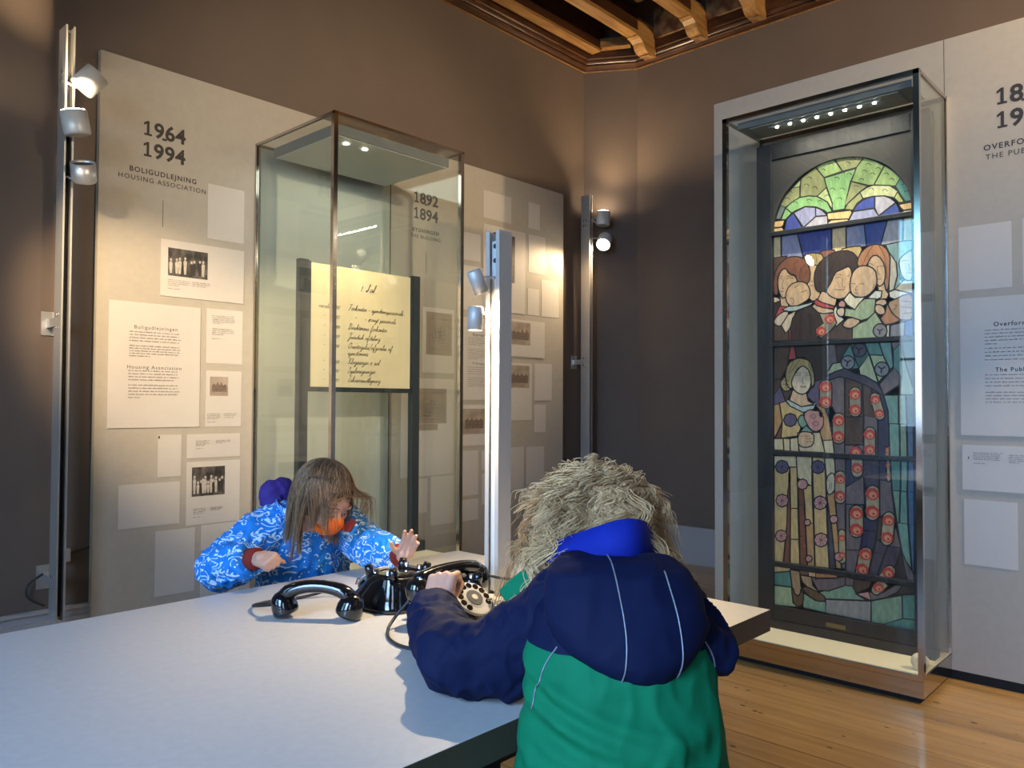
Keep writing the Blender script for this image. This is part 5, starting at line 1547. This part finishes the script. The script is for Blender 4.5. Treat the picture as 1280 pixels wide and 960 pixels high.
def strip(mb, lo, hi, th):
    # a standing band of cloth between two polylines, with thickness th
    n = len(lo); cen = sum((Vector(p) for p in lo), Vector())/n
    v = []
    for p, q in zip(lo, hi):
        p = Vector(p); q = Vector(q); o = (p - cen); o.z = 0; o = o.normalized()*th
        v += [p, q, q + o*.6, p + o]
    f = []
    for i in range(n-1):
        for k in range(4):
            j = (k+1) % 4; f.append((i*4+k, i*4+j, (i+1)*4+j, (i+1)*4+k))
    f += [(0,1,2,3), tuple((n-1)*4+k for k in (3,2,1,0))]
    mb.add(v, f)
def densify(pts, it=2):
    P_ = [Vector(p) for p in pts]
    for _ in range(it):
        Q = [P_[0]]
        for a, b in zip(P_, P_[1:]): Q += [a*.75+b*.25, a*.25+b*.75]
        P_ = Q + [P_[-1]]
    return P_
M['skin'] = skin_mat('skin', (.52, .29, .20))
M['navy'] = cloth('navy_jacket_fabric', (.003, .007, .036))
M['green'] = cloth('green_jacket_fabric', (.002, .172, .074))
M['greenj'] = cloth('green_jacket_back', (.002, .172, .074))
M['royal'] = cloth('royal_blue_lining', (.006, .020, .27))
M['piping'] = mat('reflective_piping', (.26, .28, .33), .35, .3)
M['trous'] = cloth('dark_trousers', (.02, .022, .03))
M['shoe'] = mat('dark_boot', (.02, .018, .016), .5)
M['blond'] = hair_mat('curly_blond_hair', (.28, .150, .060), (1.0, .69, .35))
M['brownh'] = hair_mat('brown_hair', (.060, .030, .014), (.36, .21, .105))
M['blondcap'] = mat('blond_scalp_hair', (.36, .25, .14), .6, var=.2, vscale=60)
M['browncap'] = mat('brown_scalp_hair', (.07, .042, .025), .6, var=.25, vscale=60)
M['purple'] = cloth('purple_hood_fabric', (.055, .032, .20))
M['redrib'] = cloth('dark_red_ribbing', (.17, .022, .018))
M['mask'] = cloth('orange_mask_fabric', (.72, .13, .012))

# ---- child nearest the camera: navy and green jacket
hc = L(.147, 1.385, 1.045)
B = MB()
rot_b, PB = head(B, hc, LD(-.10, .80, -.42), (0, 0, 1), .98)
limb(B, [(L(.152, 1.33, .985), .043), (L(.157, 1.28, .93), .047)])
stack(B, [(.165,1.18,.56,.105,.075),(.165,1.175,.66,.105,.078),(.163,1.19,.78,.10,.075),(.16,1.215,.88,.105,.075),(.158,1.25,.935,.085,.06),(.157,1.27,.955,.05,.045)])
limb(B, [(L(.070,1.265,.915), .036), (L(-.02,1.29,.845), .031), (L(-.100,1.32,.826), .027), (L(-.148,1.56,.826), .020), (L(-.152,1.60,.834), .0185)])
limb(B, [(L(.232,1.24,.925), .036), (L(.272,1.21,.885), .028), (L(.25,1.34,.845), .024), (L(.215,1.45,.812), .019)])
hand(B, L(-.152, 1.595, .836), LD(.14, .42, .80), LD(.25, .80, -.50), LD(1, 0, .1), 1.04, ((60, 55, 25), (78, 82, 50), (82, 84, 50), (84, 84, 50)), (.72, .18, .75))
hand(B, L(.215, 1.45, .806), LD(-.5, .85, -.05), (0, 0, -1), LD(-.85, -.5, 0), .98, ((20, 25, 15),)*4)
for s_ in (-1, 1):
    limb(B, [(L(.165+s_*.055,1.18,.56), .062), (L(.165+s_*.065,1.175,.33), .045), (L(.165+s_*.065,1.165,.09), .032), (L(.165+s_*.068,1.25,.055), .026)])
boy = finish('person', None, None, None, M['skin'], None, True, me=fuse(B, .0030, 2))
tag(boy, 'child seen from behind, curly blond hair, navy and green hooded jacket, dialling a telephone', 'person')
J = MB()
stack(J, [(.165,1.165,.585,.172,.135),(.165,1.165,.60,.174,.137),(.165,1.165,.70,.160,.128),(.165,1.178,.80,.146,.118),(.163,1.193,.88,.138,.108),(.16,1.218,.94,.128,.098),(.158,1.25,.98,.095,.078),(.157,1.265,.995,.06,.055)])
def greenfold(co, no):
    # long draped creases running down and outwards over the back
    u = co[:, 0]*.68 - co[:, 1]*.733; z = co[:, 2]
    def crease(z0, k, c, w, amp):
        e = (z - (z0 + k*(u-.06) + c*(u-.165)**2))/w
        return amp*(np.exp(-e**2) - .6*np.exp(-(e+1.7)**2))*np.clip((u-.0)/.06, 0, 1)*np.clip((.285-u)/.07, 0, 1)
    return (crease(.835, -.25, 1.2, .012, .009) + crease(.795, -.10, 1.6, .014, .010) + crease(.755, .05, 1.5, .013, .007) + crease(.720, .12, 2.0, .015, .009) + crease(.685, -.2, 1.0, .016, .008) - .004*np.exp(-((u-.075)/.012)**2)*(z < .80))
jac = finish('jacket', None, None, None, M['greenj'], boy, True, me=fuse(J, .0055, 3, .0045, 13, 2.0, greenfold))
def yoke(m, zcut, navy):
    n, l, p = m.node_tree.nodes, m.node_tree.links, m.node_tree.nodes['Principled BSDF']
    tc = n.new('ShaderNodeTexCoord'); sp = n.new('ShaderNodeSeparateXYZ'); l.new(tc.outputs['Object'], sp.inputs[0])
    gt = n.new('ShaderNodeMath'); gt.operation = 'GREATER_THAN'; gt.inputs[1].default_value = zcut; l.new(sp.outputs['Z'], gt.inputs[0])
    mx = n.new('ShaderNodeMix'); mx.data_type = 'RGBA'; mx.inputs[7].default_value = (*navy, 1)
    old = p.inputs['Base Color'].links[0].from_socket
    l.new(gt.outputs[0], mx.inputs[0]); l.new(old, mx.inputs[6]); l.new(mx.outputs[2], p.inputs['Base Color'])
yoke(M['greenj'], .896 - WLOC['jacket'].z, (.003, .007, .036))
def sleeve(pts, seed, fold=.0085):
    S_ = MB(); limb(S_, pts, flat1=True, n=20)
    return finish('sleeve', None, None, None, M['navy'], jac, True, me=fuse(S_, .0048, 4, fold, 15, seed))
sleeve([(L(.085,1.245,.930), .064), (L(.045,1.265,.890), .064), (L(-.02,1.29,.836), .064), (L(-.098,1.31,.830), .060), (L(-.118,1.40,.829), .054), (L(-.145,1.53,.830), .052), (L(-.150,1.575,.833), .050)], 5)
sleeve([(L(.230,1.235,.945), .062), (L(.268,1.222,.912), .052), (L(.287,1.195,.885), .048), (L(.265,1.31,.850), .044), (L(.225,1.43,.818), .040)], 9)
cf = MB(); a_, b_ = L(-.1497,1.570,.8325), L(-.1510,1.582,.8335)
cf.lathe(a_, b_-a_, [(0, .050), (.006, .0515), (.012, .050), (.012, .040), (.004, .038)], 28, True, False); cf.build('cuff', M['navy'], jac, True)
# hood lying on the back: a soft pouch ending in a rounded point
H = MB()
stack(H, [(.158,1.21,1.020,.080,.050),(.160,1.185,1.004,.108,.060),(.164,1.165,.970,.119,.064),(.168,1.148,.935,.117,.066),(.172,1.135,.910,.104,.062),(.176,1.124,.890,.082,.054),(.180,1.118,.872,.054,.042),(.183,1.118,.858,.028,.028),(.185,1.122,.848,.010,.014)])
hood = finish('hood', None, None, None, M['navy'], jac, True, me=fuse(H, .005, 5, .0030, 11, 1.3))
# reflective piping laid over hood and armhole, pressed onto the cloth surface
def on_surface(objs, u, z, d0=.6):
    best = None
    for o in objs:
        mw = Vector(WLOC[o.name]); o_ = L(u, d0, z) - mw; dr = L(0, 1, 0)
        hit, p, nn, _ = o.ray_cast(o_, dr)
        if hit:
            p = p + mw
            if best is None or (p - L(u, d0, z)).length < (best[0] - L(u, d0, z)).length: best = (p, nn)
    return best
bpy.context.view_layer.update()
def pipe(line, objs, r=.0012, lift=.0008, it=3):
    pts = []
    for u, z in chaikin(line, it):
        b = on_surface(objs, u, z)
        if b: pts.append(b[0] + b[1]*lift)
    if len(pts) < 3: return
    g = MB(); g.tube(pts, r, 6); g.build('piping', M['piping'], jac, True)
pipe([(.146,1.022),(.152,.985),(.158,.940),(.157,.900),(.150,.862)], [hood])
pipe([(.222,1.008),(.229,.975),(.236,.930),(.236,.895),(.230,.872)], [hood])
slv = [c for c in jac.children if c.name.startswith('sleeve')]
pipe([(.066,.905),(.050,.880),(.038,.850),(.030,.815)], [jac, slv[0]], .0012)
pipe([(.283,.905),(.292,.890),(.297,.870)], [jac, slv[1]], .0012)
# standing blue hood lining and collar
lo = densify([L(.040,1.345,.998), L(.070,1.27,.992), L(.115,1.215,.998), L(.165,1.195,1.003), L(.205,1.215,1.003), L(.232,1.27,1.0), L(.240,1.33,.995)])
hi = densify([L(.043,1.345,1.003), L(.078,1.275,1.030), L(.122,1.232,1.056), L(.168,1.218,1.074), L(.200,1.235,1.072), L(.226,1.285,1.05), L(.235,1.335,1.02)])
g = MB(); strip(g, lo, hi, .008); g.build('hood_lining', M['royal'], jac, True)
g = MB()
lap = [L(-.022,1.335,.934), L(-.008,1.33,.950), L(.017,1.315,.973), L(.040,1.30,.962), L(.040,1.29,.925), L(.002,1.305,.904)]
g.add(lap + [p + L(.006,.012,.002) for p in lap], [(0,1,2,3,4,5), (11,10,9,8,7,6)] + [(i, (i+1) % 6, 6+(i+1) % 6, 6+i) for i in range(6)])
o = g.build('lapel', M['green'], jac, bevel=.003)
T = MB()
stack(T, [(.165,1.175,.52,.125,.10),(.165,1.175,.64,.125,.10)])
for s_ in (-1, 1): limb(T, [(L(.165+s_*.058,1.175,.55), .075), (L(.165+s_*.066,1.172,.33), .060), (L(.165+s_*.066,1.165,.10), .052)], flat1=True)
finish('trousers', None, None, None, M['trous'], boy, True, me=fuse(T, .008, 3, .003, 20))
for s_ in (-1, 1):
    T = MB(); limb(T, [(L(.165+s_*.066,1.155,.10), .047), (L(.165+s_*.066,1.155,.042), .042), (L(.165+s_*.070,1.26,.036), .036)]); T.box(0,0,0,0,0,0) if False else None
    me = fuse(T, .006, 3); o = finish('boot', None, None, None, M['shoe'], boy, True, me=me); o.location.z = .0 - boy.location.z
# curls
rs = np.random.RandomState(11)
def scalp(n, c, rot, rad, keep):
    out = []
    while len(out) < n:
        v = rs.normal(size=3); v /= np.linalg.norm(v)
        if keep(v): out.append(v)
    v = np.array(out); m3 = np.array(rot)
    d = v @ m3.T
    return np.array(c) + (v*np.array(rad)) @ m3.T, d, v
def pushout(p, c, rot, rad, k=1.04):
    m3 = np.array(rot); q = (p - np.array(c)) @ m3; e = q/np.array(rad); l_ = np.linalg.norm(e, axis=-1, keepdims=True)
    e = np.where(l_ < k, e/np.maximum(l_, 1e-6)*k, e)
    return (e*np.array(rad)) @ m3.T + np.array(c)
radb = (.078, .090, .088); capc = PB(0, -.008, .010)
cap = MB(); cap.sphere(capc, radb, 32, 22, rot_b)
def keep_b(v): return v[2] > -.55 and not (v[1] > .35 and v[2] < .45)
me = fuse(cap, .004, 1); capo = finish('hair_cap', None, None, None, M['blondcap'], boy, True, me=me)
# keep the cap off the face
bm = bmesh.new(); bm.from_mesh(capo.data); m3i = Matrix(rot_b).transposed(); cw = WLOC['hair_cap']
dl = []
for v in bm.verts:
    q = m3i @ ((v.co + cw) - capc)
    if q.y > .030 and q.z < .045 or q.z < -.055: dl.append(v)
bmesh.ops.delete(bm, geom=dl, context='VERTS'); bm.to_mesh(capo.data); bm.free()
NG, PER, K = 190, 26, 44
N = NG*PER
root, d, v = scalp(NG, capc, rot_b, [r*1.0 for r in radb], keep_b)
root = np.repeat(root, PER, 0) + rs.normal(size=(N, 3))*.0050; d = np.repeat(d, PER, 0); v = np.repeat(v, PER, 0)
t = np.linspace(0, 1, K)[None, :, None]
ln = (np.repeat(rs.uniform(.085, .150, NG), PER)*rs.uniform(.8, 1.1, N)*np.where(v[:, 2] < .15, 1.22, 1.0))[:, None, None]
out = np.array([d])[0][:, None, :]
dn = np.array([0, 0, -1.0])[None, None, :]
side = rs.normal(size=(N, 3)); side[:, 2] *= .3
clump = np.repeat(np.arange(NG), PER); cdir = rs.normal(size=(NG, 3))*.42; cph = rs.uniform(0, 6.28, NG); cfr = rs.uniform(1.7, 2.9, NG); cam_ = rs.uniform(.013, .024, NG)
p = root[:, None, :] + out*ln*(.52*t - .26*t**2)*(1 - .62*np.clip(v[:, 2], 0, 1))[:, None, None] + dn*ln*(.66*t**1.5)*np.clip(1.1 - v[:, 2]*.4, .5, 1.2)[:, None, None] + (d*np.array([1, 1, 0]))[:, None, :]*ln*.30*t*np.clip(v[:, 2], 0, 1)[:, None, None] + (cdir[clump])[:, None, :]*ln*.5*t**1.3 + side[:, None, :]*.0035*t
ax1 = np.cross(d, np.array([0, 0, 1.0]) + .01); ax1 /= np.linalg.norm(ax1, axis=1, keepdims=True)
ax2 = np.cross(d, ax1)
ph = (cph[clump] + rs.normal(size=N)*.18)[:, None, None]; fr_ = (cfr[clump])[:, None, None]*6.283
amp = (cam_[clump]*rs.uniform(.75, 1.15, N))[:, None, None]*np.clip(t*2.0, 0, 1)*np.clip(1.05 - v[:, 2]*.75, .35, 1.2)[:, None, None]
p = p + ax1[:, None, :]*amp*np.sin(fr_*t + ph) + (ax2*.6 + np.array([0, 0, .6]))[:, None, :]*amp*np.cos(fr_*t + ph)
p = pushout(p, capc, rot_b, radb, 1.02)
tone_ = np.repeat(rs.rand(NG), PER)*.6 + rs.rand(N)*.4
hb = strands('hair', M['blond'], boy, root, p, .0008, .0004, K, tone_)
hb['kind'] = 'stuff'

# ---- child across the table: blue patterned jacket, orange mask
def pattern_mat():
    # sky blue cloth printed with white rings, dashes and dots
    m, n, l, p = base_mat('blue_print_fabric')
    tc = n.new('ShaderNodeTexCoord')
    def vor(scale, rand=1.0):
        v_ = n.new('ShaderNodeTexVoronoi'); v_.inputs['Scale'].default_value = scale; v_.inputs['Randomness'].default_value = rand
        l.new(tc.outputs['Object'], v_.inputs['Vector']); return v_
    def math_(op, a, b=None, c=None):
        x = n.new('ShaderNodeMath'); x.operation = op
        for i, q in enumerate((a, b, c)):
            if q is None: continue
            if isinstance(q, (int, float)): x.inputs[i].default_value = q
            else: l.new(q, x.inputs[i])
        return x.outputs[0]
    v1 = vor(42); nz = n.new('ShaderNodeTexNoise'); nz.inputs['Scale'].default_value = 60; l.new(tc.outputs['Object'], nz.inputs['Vector'])
    ring = math_('LESS_THAN', math_('ABSOLUTE', math_('SUBTRACT', v1.outputs['Distance'], .30)), .075)
    gap = math_('GREATER_THAN', nz.outputs['Fac'], .50)
    ring = math_('MULTIPLY', ring, gap)
    v2 = vor(78, .7); dots = math_('LESS_THAN', v2.outputs['Distance'], .26)
    big = n.new('ShaderNodeTexNoise'); big.inputs['Scale'].default_value = 9; l.new(tc.outputs['Object'], big.inputs['Vector'])
    sel = math_('GREATER_THAN', big.outputs['Fac'], .56)
    # fern sprigs: thin rays around the middle of scattered cells
    v3 = vor(24); lv = n.new('ShaderNodeVectorMath'); lv.operation = 'SUBTRACT'
    l.new(tc.outputs['Object'], lv.inputs[0]); l.new(v3.outputs['Position'], lv.inputs[1])
    sx = n.new('ShaderNodeSeparateXYZ'); l.new(lv.outputs[0], sx.inputs[0])
    ang = math_('ARCTAN2', sx.outputs['Z'], math_('ADD', sx.outputs['X'], sx.outputs['Y']))
    rr = v3.outputs['Distance']
    saw = math_('ABSOLUTE', math_('SUBTRACT', math_('FRACT', math_('MULTIPLY_ADD', rr, 1.4, math_('MULTIPLY', ang, 1.114))), .5))
    lines = math_('MULTIPLY', math_('LESS_THAN', saw, .13), math_('MULTIPLY', math_('GREATER_THAN', rr, .12), math_('LESS_THAN', rr, .62)))
    lines = math_('MULTIPLY', lines, math_('LESS_THAN', big.outputs['Fac'], .55))
    tot = math_('MAXIMUM', math_('MAXIMUM', math_('MULTIPLY', dots, sel), lines), math_('MULTIPLY', ring, math_('LESS_THAN', big.outputs['Fac'], .60)))
    mx = n.new('ShaderNodeMix'); mx.data_type = 'RGBA'
    mx.inputs[6].default_value = (.012, .20, .62, 1); mx.inputs[7].default_value = (.55, .72, .85, 1)
    l.new(tot, mx.inputs[0]); l.new(mx.outputs[2], p.inputs['Base Color']); p.inputs['Roughness'].default_value = .6
    p.inputs['Specular IOR Level'].default_value = .3
    return m
M['bluep'] = pattern_mat()
gc = L(-.512, 2.15, .997)
G = MB()
fwg = LD(.74, -.42, -.56)
rot_g, PG = head(G, gc, fwg, (0, 0, 1), .96)
AG = math.atan2(.733, .68)
limb(G, [(L(-.565, 2.205, .945), .042), (L(-.585, 2.26, .90), .046)])
stack(G, [(-.62,2.36,.52,.10,.075),(-.62,2.35,.62,.10,.075),(-.61,2.33,.74,.095,.07),(-.60,2.31,.84,.10,.07),(-.595,2.29,.895,.08,.055),(-.59,2.275,.92,.05,.045)], AG)
limb(G, [(L(-.675,2.22,.895), .035), (L(-.785,2.125,.802), .029), (L(-.665,2.035,.846), .021), (L(-.640,2.02,.853), .018)])
limb(G, [(L(-.515,2.38,.885), .035), (L(-.405,2.225,.845), .028), (L(-.310,2.125,.846), .020), (L(-.285,2.10,.846), .018)])
hand(G, L(-.652, 2.024, .852), LD(.80, -.58, .04), LD(.20, .55, -.80), LD(.3, .1, 1), .84, ((82, 84, 45), (84, 86, 50), (86, 86, 50), (86, 86, 50)), (.72, .30, .75))
hand(G, L(-.288, 2.10, .836), LD(.38, -.25, .89), LD(-.05, -.90, -.35), LD(-1, .1, .25), .78, ((16, 16, 12), (10, 16, 12), (14, 20, 14), (24, 30, 18)), (.45, .80, .40), .22)
for s_ in (-1, 1):
    o_ = Vector((.68, .733))*s_*.06
    limb(G, [(L(-.62+o_.x,2.36+o_.y,.54), .060), (L(-.62+o_.x,2.36+o_.y,.32), .044), (L(-.62+o_.x,2.37+o_.y,.085), .031), (L(-.575+o_.x,2.32+o_.y,.05), .025)])
girl = finish('person', None, None, None, M['skin'], None, True, me=fuse(G, .0028, 2))
tag(girl, 'child in a bright blue patterned jacket and orange mask, looking down behind the table', 'person')
J = MB()
stack(J, [(-.625,2.375,.55,.150,.118),(-.62,2.365,.64,.147,.112),(-.612,2.34,.74,.142,.108),(-.603,2.315,.84,.138,.100),(-.596,2.295,.90,.125,.088),(-.588,2.27,.94,.09,.075),(-.58,2.25,.96,.065,.06)], AG)
jg = finish('jacket', None, None, None, M['bluep'], girl, True, me=fuse(J, .0055, 3, .006, 18, 4.0))
def gsleeve(pts, seed):
    S_ = MB(); limb(S_, pts, flat1=True, n=20)
    return finish('sleeve', None, None, None, M['bluep'], jg, True, me=fuse(S_, .0048, 3, .006, 26, seed))
gsleeve([(L(-.655,2.235,.905), .066), (L(-.70,2.20,.885), .064), (L(-.785,2.125,.805), .060), (L(-.73,2.075,.825), .056), (L(-.672,2.04,.846), .044)], 2)
gsleeve([(L(-.53,2.37,.90), .064), (L(-.49,2.33,.885), .060), (L(-.405,2.23,.846), .054), (L(-.345,2.16,.846), .046), (L(-.302,2.115,.846), .040)], 8)
for a_, b_, r in ((L(-.680,2.045,.844), L(-.650,2.023,.852), .030), (L(-.308,2.122,.846), L(-.292,2.108,.844), .033)):
    g = MB(); g.cyl(a_, b_, r, r*.92, 24); g.build('rib_cuff', M['redrib'], jg, True)
# collar with dark red lining, open at the throat, and a red zip edge
lo = densify([L(-.525,2.165,.930), L(-.60,2.165,.925), L(-.655,2.215,.935), L(-.655,2.29,.945), L(-.585,2.345,.945), L(-.505,2.31,.94), L(-.475,2.23,.93), L(-.500,2.170,.922)])
hi = densify([L(-.520,2.150,.950), L(-.60,2.150,.955), L(-.665,2.21,.975), L(-.665,2.30,.985), L(-.585,2.36,.985), L(-.495,2.32,.975), L(-.460,2.225,.955), L(-.490,2.155,.940)])
g = MB(); strip(g, lo, hi, .007); g.build('collar', M['bluep'], jg, True)
cen_ = L(-.565, 2.25, .94)
ins = lambda P_: [p + (Vector((cen_.x, cen_.y, p.z)) - p).normalized()*.004 for p in P_]
g = MB(); strip(g, ins(lo), [q + Vector((0,0,-.001)) for q in ins(hi)], .0035); g.build('collar_lining', M['redrib'], jg, True)
g = MB()
fl_ = [L(-.472,2.150,.905), L(-.436,2.155,.936), L(-.424,2.155,.926), L(-.440,2.148,.900)]
g.add(fl_ + [p + L(.001,.004,-.001) for p in fl_], [(0,1,2,3),(7,6,5,4)] + [(i,(i+1)%4,4+(i+1)%4,4+i) for i in range(4)])
g.build('collar_lining', M['redrib'], jg)
g = MB(); fb_ = [p + L(.003,.008,-.010) for p in fl_]
g.add(fb_ + [p + L(.004,.008,-.002) for p in fb_], [(0,1,2,3),(7,6,5,4)] + [(i,(i+1)%4,4+(i+1)%4,4+i) for i in range(4)])
g.build('collar', M['bluep'], jg)
g = MB(); g.tube(densify([L(-.560,2.140,.955), L(-.545,2.150,.935), L(-.528,2.165,.905), L(-.520,2.185,.880)], 2), .006, 8); g.build('zip_flap', M['redrib'], jg, True)
H = MB(); H.sphere(L(-.690,2.265,.985), (.036, .036, .042)); H.sphere(L(-.665,2.285,.995), (.034, .034, .040)); H.sphere(L(-.64,2.31,.975), (.05, .04, .035)); H.sphere(L(-.675,2.255,.955), (.035, .035, .03))
finish('hood', None, None, None, M['purple'], girl, True, me=fuse(H, .0045, 4, .004, 26, 3))
# orange face mask over nose, mouth and chin
mk = MB(); mk.sphere(PG(0, .050, -.050), (.050, .043, .036), 24, 16, rot_g); mk.sphere(PG(0, .074, -.038), (.022, .021, .021), 14, 10, rot_g)
finish('face_mask', None, None, None, M['mask'], girl, True, me=fuse(mk, .0032, 4))
ey = MB()
for a in (-1, 1):
    ey.tube([PG(a*.016, .0725, -.013), PG(a*.026, .0735, -.017), PG(a*.036, .069, -.014)], .0009, 6)
    ey.tube([PG(a*.014, .077, .012), PG(a*.028, .077, .017), PG(a*.042, .066, .012)], .0012, 6)
ey.build('lashes_and_brows', M['browncap'], girl, True)
T = MB()
stack(T, [(-.62,2.36,.50,.12,.095),(-.62,2.36,.60,.12,.095)], AG)
for s_ in (-1, 1):
    o_ = Vector((.68, .733))*s_*.06
    limb(T, [(L(-.62+o_.x,2.36+o_.y,.52), .070), (L(-.62+o_.x,2.36+o_.y,.32), .057), (L(-.62+o_.x,2.37+o_.y,.10), .050)], flat1=True)
finish('trousers', None, None, None, M['trous'], girl, True, me=fuse(T, .008, 3, .003, 20))
for s_ in (-1, 1):
    o_ = Vector((.68, .733))*s_*.06
    T = MB(); limb(T, [(L(-.62+o_.x,2.375+o_.y,.10), .046), (L(-.62+o_.x,2.375+o_.y,.042), .041), (L(-.56+o_.x,2.31+o_.y,.036), .035)])
    o = finish('boot', None, None, None, M['shoe'], girl, True, me=fuse(T, .006, 3)); o.location.z = -girl.location.z
# long straight hair parted over the crown and hanging forward past both cheeks
radg = (.076, .088, .086); capg = PG(0, -.010, .012)
cap = MB(); cap.sphere(capg, radg, 32, 22, rot_g)
capo = finish('hair_cap', None, None, None, M['browncap'], girl, True, me=fuse(cap, .004, 1))
bm = bmesh.new(); bm.from_mesh(capo.data); m3i = Matrix(rot_g).transposed(); cw = WLOC[capo.name]
dl = []
for v in bm.verts:
    q = m3i @ ((v.co + cw) - capg)
    if (q.y > .034 and q.z < .030) or q.z < -.06: dl.append(v)
bmesh.ops.delete(bm, geom=dl, context='VERTS'); bm.to_mesh(capo.data); bm.free()
N, K = 3000, 20
def keep_g(v): return v[2] > -.62 and not (v[1] > .22 and v[2] < .50)
root, d, v = scalp(N, capg, rot_g, radg, keep_g)
t = np.linspace(0, 1, K)[None, :, None]
m3 = np.array(rot_g); sdv = m3[:, 0]; fwv = m3[:, 1]; upv = m3[:, 2]
sgn = np.sign(v[:, 0] + rs.normal(size=N)*.10)[:, None, None]
ln = np.where(rs.rand(N) < .22, rs.uniform(.16, .205, N), rs.uniform(.10, .165, N))[:, None, None]
nclump = 64; seeds = v[rs.choice(N, nclump, False)]
cl = np.argmax(v @ seeds.T + rs.normal(size=(N, nclump))*.03, axis=1); cj = rs.normal(size=(nclump, 3))*.16
flow = sdv[None, None, :]*sgn*(.46*np.exp(-2.2*np.abs(v[:, 0]))[:, None, None]) + d[:, None, :]*.22 - fwv[None, None, :]*.22
flow = flow*np.where(sgn > 0, .45, 1.0)
p = root[:, None, :] + flow*ln*(t - .45*t**2) + dn*ln*(.25*t + .66*t**1.5) + cj[cl][:, None, :]*ln*.35*t**1.4 + (rs.normal(size=(N, 3))*.012)[:, None, :]*t
for c_ in range(nclump):     # locks: strands draw together towards their tips
    w_ = np.where(cl == c_)[0]
    if len(w_) > 3:
        gd = p[w_].mean(axis=0, keepdims=True); f_ = (np.linspace(0, 1, K)**.8*.80)[None, :, None]
        p[w_] = p[w_]*(1 - f_) + gd*f_ + (rs.normal(size=(len(w_), 1, 3))*.0035)*f_
p = pushout(p, capg, rot_g, radg, 1.03)
# keep the strands off the front of the face: slide them sideways past the cheeks
q = (p - np.array(gc)) @ m3
front = (q[..., 1] > .040) & (q[..., 0] > -.075) & (q[..., 0] < .050) & (q[..., 2] < .045)
keepf = (~front.any(axis=1) | (rs.rand(N) < .16)) & (q[..., 0].max(axis=1) < .096); p = p[keepf]; q = q[keepf]; front = front[keepf]
N = len(p)
q[..., 0] = np.where(front, np.where(sgn[keepf][:, :, 0] > 0, .052, -.092) + .012*rs.normal(size=(N, 1)), q[..., 0])
p = q @ m3.T + np.array(gc)
for _ in range(2): p[:, 1:-1] = p[:, 1:-1]*.5 + (p[:, :-2] + p[:, 2:])*.25
hg = strands('hair', M['brownh'], girl, root, p, .0007, .0004, K)
hg['kind'] = 'stuff'
